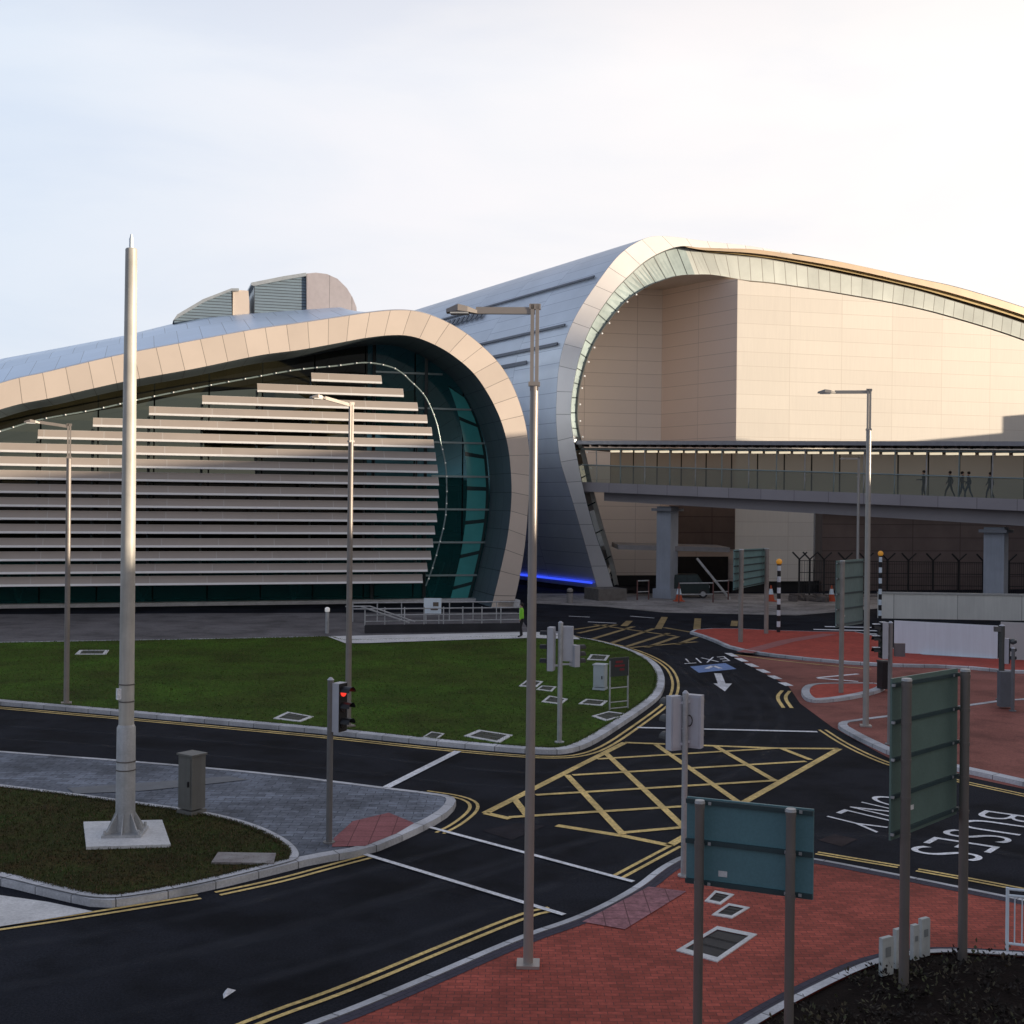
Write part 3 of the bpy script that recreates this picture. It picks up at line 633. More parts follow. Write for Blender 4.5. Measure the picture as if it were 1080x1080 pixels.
# rooftop plant housings
DP = 14
def prism(px, dep, thick, mats, name, parent, n=nL, on=onL, mi_front=0, mi_side=1):
    P = [on(a, b, dep) for a, b in px]; Q = [p + n * thick for p in P]; mb = MB()
    L = [0]
    mb.face(P, [((p - P[0]).dot(dL), p.z) for p in P], mi_front); mb.face(Q[::-1], [((p - P[0]).dot(dL), p.z) for p in Q[::-1]], mi_front)
    for i in range(len(P)):
        j = (i + 1) % len(P); mb.face([P[i], Q[i], Q[j], P[j]], [(0, 0), (thick, 0), (thick, 1), (0, 1)], mi_side)
    return mb.build(name, mats, parent)
M_pentd = mat('plant_roof_cap', (.42, .46, .48), .4, .5)
h1 = prism([(183, 345), (184, 338), (188, 333), (215, 317), (244, 305.5), (245, 345)], DP, 6, [M_louvgrey, M_pentd], 'plant_housing', TL)
prism([(182.5, 338), (187, 331.5), (214, 315.5), (244, 304), (252, 304), (252, 306.5), (244, 306.5), (215, 318.5), (189, 334)], DP - .25, 6.5, [M_pentd, M_pentd], 'housing_cap', h1)
prism([(245.5, 305.5), (262, 306.5), (265, 345), (245.5, 345)], DP + .2, 5, [M_fasL, M_fasL], 'housing_end', h1)
h2 = prism([(268, 345), (268, 299), (323, 289), (323, 345)], DP, 9, [M_louvgrey, M_pentd], 'plant_housing', TL)
prism([(265, 300.5), (265, 298), (300, 291), (323, 287.5), (323, 291), (300, 295), (268, 301.5)], DP - .35, 9.5, [M_pentd, M_pentd], 'housing_cap', h2)
prism([(323.2, 345), (323.2, 288.5), (333, 287.5), (345, 289), (356, 294), (366, 304), (372, 314), (376, 324), (377, 345)], DP - .2, 9.2, [M_pent, M_pent], 'curved_end', h2)

# ============================================================ RIGHT TERMINAL BUILDING
MR = .45
fR = G(640, 628); aR = plane_at(fR, MR); nR = Vector((-MR, 1, 0)).normalized(); eR = Vector((-.489, .872, 0)); kR = math.sqrt(1 + MR * MR)
def onR(px, py, dep=0): return HP(px, py, aR + dep * kR, MR)
TR = thing('terminal_building', 'tall terminal with silver hoop edge, blue grey roof and cream panelled walls beyond the footbridge', 'building', (fR.x + 12, fR.y + 12, 0))
fp = [(630, 621, 646.5, 619), (622.6, 594, 639, 594), (613, 560, 627, 560), (601, 519.5, 616, 519), (591.5, 488, 609, 485), (588, 464, 604.5, 460), (586.5, 440, 602, 440), (587, 418, 603, 418), (589, 390, 607, 394), (595, 362, 614, 367), (608, 332, 626, 339), (628, 301, 646, 309), (650, 272, 668, 286), (669, 257, 684, 273), (688, 249.5, 703, 263.5), (712, 250, 720, 259.5), (732, 252.8, 737, 261), (760, 256, 762, 262), (795, 260, 796, 263), (835, 267, 836, 268.2)]
sf = spl(fp, 6)
OR = [onR(a, b, 1.25 if a < 590 or b > 400 else max(.15, 1.25 - (400 - b) / 110)) for a, b, c, d in sf]; IR = [onR(c, d) for a, b, c, d in sf]
uR = [0]
for a, b in zip(IR, IR[1:]): uR.append(uR[-1] + (b - a).length)
mb = MB(); mb.loft(OR, IR, uR, 0, 2, 0); mb.build('hoop_fascia', M_fasR, TR, True)
# roof tube
top_px = [(835, 267), (891, 277), (960, 292), (1011, 303), (1080, 324), (1160, 352), (1260, 392), (1400, 460)]
OT = [onR(a, b, .15) for a, b in spl(top_px, 5)]
full = OR + OT[1:]
uu = [0]
for a, b in zip(full, full[1:]): uu.append(uu[-1] + (b - a).length)
mb = MB(); prev = full
ddeps = [0, 8, 20, 40, 75]
sec = lambda d: [p + eR * d for p in full]
for d0, d1 in zip(ddeps, ddeps[1:]): mb.loft(sec(d0), sec(d1), [x for x in uu], d0, d1)
RF = mb.build('roof', M_roofR, TR, True)
for o in RF.data.uv_layers[0].data: o.uv = (o.uv[0], o.uv[1])
def roof_slot(cx_, cy_, d0, d1, hw, m, name, lift=.12):
    k = min(range(len(OR)), key=lambda i: (prj(OR[i])[0] - cx_) ** 2 + (prj(OR[i])[1] - cy_) ** 2)
    t = (OR[k + 1] - OR[k - 1]).normalized(); nrm = t.cross(eR).normalized()
    if nrm.x > 0: nrm = -nrm
    c = OR[k] + nrm * lift; mb = MB(); mb.bar(c + eR * d0, c + eR * d1, hw * 2, .1, 0, nrm); return mb.build(name, m, RF)
M_slot = mat('dark_roof_slot', (.12, .135, .16), .5)
roof_slot(634, 293, 1, 32, .10, M_slot, 'gutter_slot'); roof_slot(602, 343, .8, 22, .10, M_slot, 'gutter_slot'); roof_slot(595, 362, .8, 22, .12, M_slot, 'gutter_slot'); roof_slot(591.5, 376, 5, 22, .15, M_slot, 'gutter_slot')
for d in range(19, 29): roof_slot(629, 299.5, d * .95, d * .95 + .6, .35, M_slot, 'roof_vent', .2)
roof_slot(633, 615, .3, 30, .065, M_led, 'led_strip', .16)
# plinth under the roof skirt
mb = MB(); b0 = OR[0]; q0 = Vector((b0.x, b0.y, 0)) + nR * .4; mb.bar(q0 + Vector((.5, .3, .35)), q0 + Vector((.5, .3, .35)) + eR * 60, 1.0, .8); mb.build('dark_plinth', M_dark, TR)
mb = MB(); b0 = G(640, 634); mb.box((b0.x, b0.y + 1.5, .42), (2.3, 2.2, .85), math.atan(MR)); mb.build('hoop_footing', mat('stained_concrete', (.16, .145, .13), .85, var=.2), TR)
# eave band on the right
ev = [(722, 259.7, 729, 262.5), (740, 261.3, 745, 267), (765, 262.3, 766, 269), (797, 263.2, 797, 273), (836, 268.3, 836, 279), (892, 277.3, 890, 290), (960, 292.3, 957, 305), (1011, 303.5, 1008, 320), (1080, 324.5, 1076, 341), (1160, 352.5, 1155, 370), (1260, 392.5, 1250, 412), (1400, 460, 1390, 480)]
se = spl(ev, 5)
def lerp(e, t): return (e[0] + (e[2] - e[0]) * t, e[1] + (e[3] - e[1]) * t)
def er(t, dep): return [onR(*lerp(e, t), dep) for e in se]
mb = MB(); mb.loft(er(0, 0), er(.42, 0.0));  mb.loft(er(.42, 0), er(.42, .9)); mb.build('eave_fascia', M_bronze, TR)
mb = MB(); mb.loft(er(.44, .5), er(.72, .35)); mb.loft(er(.72, .35), er(.72, .8)); mb.build('eave_gutter', M_gold, TR)
mb = MB(); mb.loft(er(.40, .95), er(1.0, .9)); mb.build('eave_soffit', M_bronze, TR)
# clerestory glass
gp = [(646.5, 619, 651, 617), (639, 594, 645, 590), (627, 560, 635, 556), (616, 519, 624, 515), (609, 485, 617, 482), (604.5, 460, 611, 461), (602, 440, 608, 440), (603, 418, 609, 418), (607, 394, 613, 397), (614, 367, 621, 372), (626, 339, 635, 347), (646, 309, 658, 319), (668, 286, 681, 303), (684, 273, 698, 296), (703, 263.5, 715, 291), (722, 261, 733, 290), (742, 266, 752, 290.5), (783, 270, 785, 296), (818, 274.5, 820, 299.5), (890, 289, 890, 310.5), (957, 303.5, 955, 322.5), (1008, 318, 1006, 335.5), (1076, 339.5, 1074, 357), (1155, 368.5, 1150, 388), (1250, 411, 1240, 434), (1390, 480, 1380, 510)]
sg = spl(gp, 5)
GO = [onR(a, b, .0 + .5) for a, b, c, d in sg]; GI = [onR(c, d, .9) for a, b, c, d in sg]
nlow = 26
def arc(L):
    u = [0]
    for a, b in zip(L, L[1:]): u.append(u[-1] + (b - a).length)
    return u
ug_ = arc(GO)
mb = MB(); mb.loft(GO[:nlow], GI[:nlow], ug_[:nlow]); mb.build('lower_glazing', glassmat('lower_strip_glass', (.01, .05, .05), (.1, .2, .2), grid=(2.2, 40), gcol=(.02, .03, .03)), TR)
nm = 76
mb = MB(); mb.loft(GO[nlow - 1:nm], GI[nlow - 1:nm], ug_[nlow - 1:nm]); mb.build('curved_glazing', mat('aqua_glazing', (.32, .40, .40), .2, 0, var=.35, scale=.4, grid=(1.15, 40, 0), gw=.05, gcol=(.05, .07, .07), spec=.8), TR)
mb = MB(); mb.loft(GO[nm - 1:], GI[nm - 1:], ug_[nm - 1:]); mb.build('clerestory_glazing', G_clere, TR)
mb = MB(); mb.loft(IR, [onR(c, d, .5) for a, b, c, d in sf]); mb.build('hoop_reveal', M_soffit, TR, True)
bk = [p + eR * 16 for p in GI]
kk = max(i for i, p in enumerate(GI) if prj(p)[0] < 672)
mb = MB(); mb.loft(GI[:kk + 1], bk[:kk + 1], ug_[:kk + 1], 0, 16); mb.build('dark_lining', mat('dark_lining', (.30, .28, .26), .6), TR, True)  # lower lining darkened to keep bounced sunlight off the recessed wall
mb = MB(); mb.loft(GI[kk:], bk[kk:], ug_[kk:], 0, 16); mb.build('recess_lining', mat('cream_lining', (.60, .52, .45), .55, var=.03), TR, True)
mb = MB(); gb = [p + (-nR) * .25 for p in GI]; mb.loft(GI, gb); 
mb.build('glazing_sill', mat('sill_metal', (.55, .5, .45), .4, .3), TR)
mb = MB(); acc = 0
for i, (a, b) in enumerate(zip(GI[8:95], GI[9:96])):
    acc += (b - a).length
    if acc > .95 and prj(b)[0] < 672 and prj(b)[1] < 500: acc = 0; mb = MB(); mb.ball(b - nR * .35 + dL * .1, .07, 6); mb.build('edge_lamp', M_bead, TR)
# walls of the cream volume
C3 = onR(778, 300, -.5); M3 = .25; a3 = plane_at(C3, M3)
M2 = -1.5; a2 = plane_at(C3, M2)
C1 = HP(698.6, 320, a2, M2); M1 = .2; a1 = plane_at(C1, M1)
def wallpoly(px, a, m, zlow=None, mt=M_wall, name='wall_panel', u0=None):
    P = [HP(x, y, a, m) for x, y in px]; d = Vector((1, m, 0)).normalized(); o = u0 or P[0]
    mb = MB(); mb.face(P, [((p - o).dot(d), p.z) for p in P]); return mb, P
ge = [(c, d) for a, b, c, d in sg if c > 790]
top3 = [(778, 294.5)] + [(x, y + .5) for x, y in ge]
P = [HP(x, y, a3, M3) for x, y in top3]
def pz(p, z): return Vector((p.x, p.y, z))
mb = MB(); d3 = Vector((1, M3, 0)).normalized()
split = HP(868, 500, a3, M3); ts = (split - C3).dot(d3)
for i in range(len(P) - 1):
    t0, t1 = (P[i] - C3).dot(d3), (P[i + 1] - C3).dot(d3)
    mb.face([pz(P[i], .9), pz(P[i + 1], .9), P[i + 1], P[i]] if t1 < ts else [pz(P[i], 6.9), pz(P[i + 1], 6.9), P[i + 1], P[i]], [(t0, .9 if t1 < ts else 6.9), (t1, .9 if t1 < ts else 6.9), (t1, P[i + 1].z), (t0, P[i].z)])
n3 = Vector((-M3, 1, 0)).normalized()
mb.loft(P, [p + n3 * 3 for p in P]); mb.build('sunlit_wall', M_wall3, TR)
d2 = (C1 - C3).normalized(); d2.z = 0; d2.normalize(); t2 = (Vector((C1.x, C1.y, 0)) - Vector((C3.x, C3.y, 0))).length
c3t = P[0].z; c1t = HP(698.6, 308, a2, M2).z
mb = MB(); mb.face([pz(C1, .9), pz(C3, .9), pz(C3, c3t), pz(C1, c1t + 1)], [(0, .9), (t2, .9), (t2, c3t), (0, c1t + 1)])
mb.build('side_wall', mat('taupe_panel', (.80, .67, .60), .55, .05, gv=.02, var=.03, scale=.15, grid=(4.6, 1.13, 0), gw=.022, gcol=(.54, .45, .40)), TR)
d1 = Vector((1, M1, 0)).normalized(); e1 = C1 - d1 * 16
rec = [p + eR * ((a1 + M1 * p.x - p.y) / (eR.y - M1 * eR.x)) for p in GI]
rec = [p for p in rec if p.x < C1.x and p.z > .9]
lo_ = rec[0]; rec.append(pz(C1, rec[-1].z)); rec.append(pz(C1, .9)); rec.append(pz(lo_, .9))
mb = MB(); mb.face(rec, [((p - e1).dot(d1), p.z) for p in rec]); mb.build('recessed_wall', M_wall, TR)
# roof lid over side wall and base plinths
mb = MB(); mb.face([pz(C1, .9) + n3 * .5, pz(C3, .9) + n3 * .5, pz(C3, 0) + n3 * .5, pz(C1, 0) + n3 * .5]); mb.face([pz(lo_, .9) + n3 * .5, pz(C1, .9) + n3 * .5, pz(C1, 0) + n3 * .5, pz(lo_, 0) + n3 * .5])
s_ = pz(split, 0); mb.face([pz(C3, 0) + n3 * .5, s_ + n3 * .5, pz(s_, .9) + n3 * .5, pz(C3, .9) + n3 * .5]); mb.build('wall_plinth', M_dark, TR)
far = C3 + d3 * 75
mb = MB(); mb.face([pz(split, 0) + n3 * 1.2, pz(far, 0) + n3 * 1.2, pz(far, 7.2) + n3 * 1.2, pz(split, 7.2) + n3 * 1.2], [(0, 0), (60, 0), (60, 7.2), (0, 7.2)])
mb.face([pz(split, 0), pz(split, 0) + n3 * 1.2, pz(split, 7) + n3 * 1.2, pz(split, 7)]); mb.face([pz(split, 6.9), pz(far, 6.9), pz(far, 6.9) + n3 * 1.2, pz(split, 6.9) + n3 * 1.2]); mb.build('undercroft_wall', M_brown, TR)
# brown opening and entrance canopy beneath the bridge
def w2(px, py, off=.12): 
    p = HP(px, py, a2, M2); return p
a2f = a2 - .35
q = [HP(706, 533, a2f, M2), HP(775, 533, a2f, M2), HP(775, 579, a2f, M2), HP(706, 579, a2f, M2)]
mb = MB(); mb.face(q, [(0, 3), (6, 3), (6, 0), (0, 0)]); mb.build('brown_screen', M_brown, TR)
q = [HP(655, 590, a2f - 3, M2), HP(768, 590, a2f - .1, M2), HP(768, 627, a2f - .1, M2), HP(655, 627, a2f - 3, M2)]
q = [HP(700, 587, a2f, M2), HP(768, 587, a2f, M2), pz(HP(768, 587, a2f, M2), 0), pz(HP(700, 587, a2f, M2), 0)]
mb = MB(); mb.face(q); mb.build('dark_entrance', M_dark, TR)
cA = HP(652, 577, 92, 0.0); cB = HP(770, 580, 92, 0.0); mb = MB(); mb.bar(cA + Vector((0, 3, 0)), cB + Vector((0, 3, 0)), 6, .35); cB.z; CN = mb.build('entrance_canopy', mat('canopy_grey', (.24, .225, .22), .5), TR)
mb = MB(); mb.bar(HP(735, 589, 91, 0), G(770, 632), .16); mb.build('raking_prop', M_galv, TR)

# ============================================================ FOOTBRIDGE
aB, mB = 97.0, -.65
dB = Vector((1, mB, 0)).normalized(); nB = Vector((-mB, 1, 0)).normalized()
def bs(px): p = HP(px, 500, aB, mB); return Vector((p.x, p.y, 0))
s0 = bs(613); LB = 48.0
def bp(s, z, w=0): q = s0 + dB * s + nB * w; return Vector((q.x, q.y, z))
zdk = lambda s: 8.62 - .0347 * s
zrf = lambda s: 11.72 - .0203 * s
FB = thing('footbridge', 'long covered glass sided footbridge on concrete piers running into the cream terminal', 'bridge', bp(16, 0, 2.3))
FBW = 4.6
def slab(name, zt, zb_, w0, w1, m, s_a=0, s_b=LB, parent=FB, mi=0):
    mb = MB(); n = 24; S = [s_a + (s_b - s_a) * i / n for i in range(n + 1)]
    A = [bp(s, zt(s), w0) for s in S]; B = [bp(s, zb_(s), w0) for s in S]; C = [bp(s, zb_(s), w1) for s in S]; D = [bp(s, zt(s), w1) for s in S]
    for X, Y in ((A, D), (B, A), (C, B), (D, C)): mb.loft(X, Y, S, X[0].z, Y[0].z)
    for k in (0, n): mb.face([A[k], B[k], C[k], D[k]])
    return mb.build(name, m, parent)
slab('deck_edge', zdk, lambda s: zdk(s) - .72, 0, .35, M_bridge)
slab('deck', lambda s: zdk(s) - .1, lambda s: zdk(s) - .6, .35, FBW, M_beam)
slab('beam', lambda s: zdk(s) - .6, lambda s: zdk(s) - 1.35 - .010 * s, .9, FBW - .9, M_beam, 1.5)
slab('roof_edge', lambda s: zrf(s), lambda s: zrf(s) - .28, -.9, -.6, mat('roof_edge_grey', (.30, .29, .30), .4, .3))
slab('roof_deck', lambda s: zrf(s) - .02, lambda s: zrf(s) - .22, -.6, FBW + .5, mat('bridge_roof', (.12, .10, .10), .6))
slab('ceiling', lambda s: zrf(s) - .5, lambda s: zrf(s) - .65, .1, FBW, mat('bridge_ceiling', (.42, .34, .26), .7))
mb = MB()
for i in range(int(LB / .8)):
    s = .4 + i * .8; mb.bar(bp(s, zrf(s) - .33, -.55), bp(s, zrf(s) - .33, .4), .12, .2)
mb.build('roof_bracket', mat('bracket_brown', (.10, .07, .06), .6), FB); bpy.data.objects['roof_bracket']['kind'] = 'stuff'
mb = MB(); S = [LB * i / 12 for i in range(13)]
mb.loft([bp(s, zdk(s) - .1, FBW) for s in S], [bp(s, zrf(s) - .5, FBW) for s in S], S, 0, 3); mb.build('rear_glazing', G_back, FB)
mb = MB(); mb.loft([bp(s, zdk(s), .2) for s in S], [bp(s, zdk(s) + 1.25, .1) for s in S], S, 0, 1.3); mb.build('glass_balustrade', G_bridge, FB)
mb = MB(); mb.tube([bp(s, zdk(s) + 1.3, .05) for s in S], .045, 8); mb.build('handrail', M_mull, FB)
mb = MB(); mb.tube([bp(s, zrf(s) - .62, -.05) for s in S], .06, 8); mb.build('top_rail', M_mull, FB)
for i in range(24):
    s = 1.2 + i * 2.03; mb = MB(); mb.bar(bp(s, zdk(s), .28), bp(s + .12, zrf(s) - .5, -.05), .07, .14); mb.build('glazing_post', M_mull if i % 2 else M_galv, FB)
pl = MB(); pl.bar(bp(2.3, zrf(2) - .71, 1.5), bp(3.05, zrf(3) - .71, 1.5), .3, .06)
for i in range(44):
    s = 2.3 + i * 1.02; mb = MB(); mb.bar(bp(s, zrf(s) - .75, .5), bp(s + .72, zrf(s) - .75, .5), .3, .14); mb.build('ceiling_light', M_warm, FB)
def bpier(px, w=1.15):
    p = bs(px); s = (p - s0).dot(dB); c = bp(s, 0, 2.3); mb = MB(); zt = zdk(s) - 1.5 - .012 * s
    th = math.atan2(dB.y, dB.x)
    mb.box((c.x, c.y, zt / 2), (w, 1.3, zt), th); mb.box((c.x, c.y, .35), (w + .35, 1.7, .7), th); o = mb.build('pier', M_pier, FB)
    mb = MB(); mb.box((c.x, c.y, zt - .25), (w + .45, 2.2, .2), th); mb.build('bearing', mat('bearing_grey', (.22, .23, .25), .6), o)
bpier(690); bpier(1043, 1.25)

# off to the right, outside the picture: unseen multi-storey added to cast the forecourt shade
CP = thing('shade_caster_building', 'unseen concrete car park added out of frame on the right, shading the forecourt', 'building', (75, 40, 0))
XW = 62.5
def cblock(y0, y1, h, nm='block', x0=XW, dx=24):
    mb = MB(); mb.box((x0 + dx / 2, (y0 + y1) / 2, h / 2), (dx, y1 - y0 - .01, h)); mb.build(nm, M_carpark, CP)
    mb = MB()
    for z in range(2, int(h) - 1, 3): mb.box((x0 - .02, (y0 + y1) / 2, z), (.1, y1 - y0 - 1.2, 1.2))
    if nm == 'block': mb.build('parking_opening', M_dark, CP)
cblock(-70, 30, 13.4); cblock(30, 84, 18.3); cblock(84, 105, 15.6); cblock(105, 128, 17.8); cblock(98.6, 101.2, 17.0, 'shadow_bump')  # block heights and rooftop bump shaped for the shadows they cast

# ============================================================ STREET LAMPS AND MAST
def lamp(base, H, arm, adir, label, m=M_lamp, tw=.085, group='grey street lamps with side arms', rise=0.0):
    t = thing('street_lamp', label, 'street lamp', base, 0, group); b = Vector(base)
    mb = MB(); mb.tube([b, b + Vector((0, 0, .02)), b + Vector((0, 0, H * .88))], [tw * 1.02, tw, tw * .84], 14); mb.build('pole', m, t, True)
    d = Vector((math.cos(adir), math.sin(adir), 0)); s = Vector((-d.y, d.x, 0)); up = MB()
    for k in (-1, 1): up.bar(b + d * k * .037 + Vector((0, 0, H * .87)), b + d * k * .037 + Vector((0, 0, H)), .052, .1, 0, s)
    up.box(b + Vector((0, 0, H - .03)), (.17, .1, .08), adir); up.box(b + Vector((0, 0, H * .88)), (.17, .15, .06), adir); up.build('twin_upright', m, t)
    a0 = b + Vector((0, 0, H - .09)); a1 = a0 + d * arm * .72 + Vector((0, 0, rise)); a2_ = a0 + d * arm * 1.0 + Vector((0, 0, rise))
    mb = MB(); mb.bar(a0, a1, .075, .10); mb.build('arm', m, t)
    mb = MB(); L = arm * .36
    P = [a1 - d * .02 + Vector((0, 0, .0)), a1 + d * .12 + Vector((0, 0, .05)), a1 + d * L * .6 + Vector((0, 0, .08)), a1 + d * L + Vector((0, 0, .01))]
    mb2 = MB(); A = [p + s * w for p, w in zip(P, (.05, .11, .14, .09))]; B = [p - s * w for p, w in zip(P, (.05, .11, .14, .09))]
    lo = Vector((0, 0, -.08)); A2 = [p + lo * q for p, q in zip(A, (.6, 1, 1.2, .6))]; B2 = [p + lo * q for p, q in zip(B, (.6, 1, 1.2, .6))]
    for X, Y in ((A, B), (A2, A), (B, B2), (B2, A2)): mb2.loft(X, Y)
    mb2.face([A[-1], B[-1], B2[-1], A2[-1]]); h = mb2.build('lamp_head', m, t)
    c = P[2] + Vector((0, 0, -.11)) - d * .02; mb = MB(); mb.box(c, (L * .62, .2, .05), adir); mb.build('lens', mat('lamp_lens', (.62, .64, .64), .2, spec=.8), h)
    mb = MB(); mb.box(b + Vector((0, 0, .02)), (.34, .34, .05), adir); mb.build('base_plate', m, t)
    return t
lb = G(557, 1018, .12); lamp(lb, (1018 - 313) / FPX * lb.y - .12, 1.22, R(178), 'tallest street lamp, brown grey, on the red paving in the centre foreground', mat('taupe_painted_steel', (.36, .325, .295), .4, .3, var=.1, scale=1.5), .074)
lb = G(913, 766, .12); lamp(lb, (766 - 407) / FPX * lb.y - .1, 1.45, R(171), 'street lamp on the red island beside the tall traffic signal, in front of the footbridge', M_lamp, .095)
lb = G(367, 766, .13); lamp(lb, (766 - 421) / FPX * lb.y - .1, 1.25, R(215), 'street lamp on the lawn kerb, before the right end of the louvres', mat('taupe2', (.29, .26, .235), .45, .3), .095, rise=.18)
lb = G(70, 742, .13); lamp(lb, (742 - 444) / FPX * lb.y - .1, 1.3, R(200), 'leftmost street lamp, standing on the large lawn left of the tall steel mast', mat('taupe2', (.29, .26, .235)), .092, rise=.12)
lb = G(904, 650, 0); lamp(lb, 10.1, 1.1, R(180), 'farthest thin street lamp, behind the green slatted sign in front of the footbridge', M_lamp, .10)

b = G(132, 880, .17); pm = FPX / b.y
T = thing('steel_mast', 'thick galvanised steel mast bolted to a square concrete pad on the near grass', 'mast', b); Hm = (881 - 262) / pm
lean = Vector((.0, 0, 0))
def mz(y): return b + Vector((0, 0, (880 - y) / pm))
mb = MB(); mb.tube([mz(878), mz(767), mz(764)], [.195, .185, .155], 20); mb.build('lower_tube', M_galv, T, True)
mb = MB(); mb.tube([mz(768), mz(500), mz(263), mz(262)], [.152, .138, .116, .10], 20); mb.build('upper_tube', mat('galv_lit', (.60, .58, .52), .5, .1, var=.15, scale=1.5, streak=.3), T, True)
for y in (722, 740, 803, 812):
    mb = MB(); r = .155 if y < 765 else .193; mb.tube([mz(y), mz(y - 1.2)], [r + .006] * 2, 20); mb.build('clamp_band', mat('band_dark', (.16, .15, .14), .5, .5), T, True)
mb = MB(); mb.box(mz(731) + Vector((-.12, -.12, 0)), (.09, .09, .22), .6); mb.build('label_plate', M_whi, T)
mb = MB(); mb.tube([mz(262), mz(252), mz(250), mz(247)], [.045, .045, .03, .02], 10); mb.build('finial', M_white, T, True)
mb = MB(); mb.box(mz(879) + Vector((0, 0, .03)), (.78, .78, .06), .1)
for k in range(8):
    a = k * math.pi / 4 + .1; d = Vector((math.cos(a), math.sin(a), 0)); s = Vector((-d.y, d.x, 0)) * .012; o = mz(879) + Vector((0, 0, .06)); rr = .37 if k % 2 == 0 else .46
    tri = [o + d * .19, o + d * rr, o + d * .2 + Vector((0, 0, .38))]
    mb.face([q + s for q in tri]); mb.face([q - s for q in tri][::-1]); mb.face([tri[1] + s, tri[1] - s, tri[2] - s, tri[2] + s])
for k in range(4):
    a = k * math.pi / 2 + .1 + math.pi / 4; c = mz(879) + Vector((math.cos(a), math.sin(a), 0)) * .47 + Vector((0, 0, .06)); mb.tube([c, c + Vector((0, 0, .09))], .03, 6)
mb.build('base_flange', M_galv, T)
pad = [G(x, y, .20) for x, y in ((88, 866.5), (171, 864.5), (180, 890.5), (91, 893))]
mb = MB(); mb.poly_up(pad[::-1] if area(pad) < 0 else pad, .1, .20); tag(mb.build('concrete_pad', M_concrete), 'square pale concrete pad beneath the thick steel mast', 'pad')
pad = [G(x, y, .19) for x, y in ((230, 898), (291, 899), (289, 909.5), (223, 908.5))]
mb = MB(); pp = pad[::-1] if area(pad) < 0 else pad; mb.poly_up(pp, .1, .18); tag(mb.build('access_slab', mat('pink_grey_slab', (.26, .22, .21), .85, var=.25, scale=2.5, col2=(.3, .29, .28))), 'long pinkish concrete slab set in the near grass right of the mast', 'slab')

# ============================================================ CABINETS, BOLLARD, COVERS
def cabinet(px, py, w, d, h, rz, label, m, z=.14):
    b = G(px, py, z); t = thing('utility_cabinet', label, 'cabinet', b, rz)
    mb = MB(); mb.box((b.x, b.y, z + .04), (w + .04, d + .04, .08), rz); mb.build('base', m, t)
    mb = MB(); mb.box((b.x, b.y, z + .08 + h / 2), (w, d, h - .06), rz); mb.build('body', m, t)
    mb = MB(); mb.box((b.x, b.y, z + h + .07), (w + .06, d + .06, .04), rz); mb.build('lid', m, t)
    X = Matrix.Rotation(rz, 4, 'Z'); f = X @ Vector((0, -d / 2 - .008, 0)); mb = MB(); mb.box((b.x + f.x, b.y + f.y, z + .1 + h / 2), (w * .84, .012, h * .84), rz); dr = mb.build('door', m, t)
    hx = X @ Vector((w * .3, -d / 2 - .03, 0)); mb = MB(); mb.box((b.x + hx.x, b.y + hx.y, z + h * .55), (.03, .03, .12), rz); mb.build('handle', M_black, dr)
cabinet(202, 857, .44, .38, 1.22, R(-35), 'dark grey utility cabinet at the edge of the near grass, right of the mast', M_cab)
cabinet(633, 727, .42, .42, .85, R(-20), 'small pale grey utility cabinet on the large lawn beside the small sign', M_cabL)
b = G(345, 668, 0); T = thing('light_bollard', 'short steel bollard with lit white top before the louvred building', 'bollard', b)
mb = MB(); mb.tube([b, b + Vector((0, 0, 1.15))], .1, 12); mb.build('post', M_galv, T, True)
mb = MB(); mb.tube([b + Vector((0, 0, 1.15)), b + Vector((0, 0, 1.33)), b + Vector((0, 0, 1.38))], [.13, .13, .06], 12); mb.build('lamp_cap', M_bead, T, True)
b = G(601, 636, 0); T = thing('bollard', 'squat pale post at the foot of the blue lit wall', 'bollard', b)
mb = MB(); mb.tube([b, b + Vector((0, 0, .95)), b + Vector((0, 0, 1.05))], [.22, .22, .1], 12); mb.build('post', M_apron, T, True); mb = MB(); mb.tube([b + Vector((0, 0, .7)), b + Vector((0, 0, .8))], .23, 12); mb.build('band', M_black, T, True)

def cover(q, label, z, fw=.1, inner=M_asphalt, frame=M_concrete):
    P = [G(x, y, z) for x, y in q]
    if area(P) < 0: P.reverse()
    c = sum(P, Vector()) / 4; I = [c + (p - c) * (1 - fw * 2) for p in P]; t = thing('manhole_cover', label, 'manhole cover', c, 0, 'concrete framed access covers')
    mb = MB()
    for i in range(4):
        j = (i + 1) % 4; mb.face([P[i], P[j], I[j], I[i]]); mb.face([pz(P[i], z - .04), pz(P[j], z - .04), P[j], P[i]])
    mb.build('frame', frame, t)
    mb = MB(); mb.face([p - Vector((0, 0, .012)) for p in I]); 
    for k in (.33, .66): mb.bar(I[0].lerp(I[1], k), I[3].lerp(I[2], k), .015, .006)
    mb.build('plate', inner, t)
M_plate = mat('dark_plate', (.018, .018, .02), .7, var=.4, scale=3, fine=.3, fscale=30)
M_gplate = mat('weathered_plate', (.06, .065, .05), .8, var=.3, scale=2)
zc = .137
for q, lab, fw, pl_ in (
    ([(713, 1002), (756.5, 976.5), (798.6, 985), (756.5, 1014)], 'largest framed cover in the red paving, right of the tallest lamp', .11, M_plate),
    ([(743, 950), (754, 939), (774.5, 943), (760, 953.6)], 'smallest framed cover in the red paving, directly under the low green sign', .17, M_plate),
    ([(750.5, 964.5), (768.5, 952.4), (791, 956.7), (772, 968)], 'middle framed cover in the red paving, between the largest and the smallest', .16, M_plate)): cover(q, lab, zc, fw, pl_)
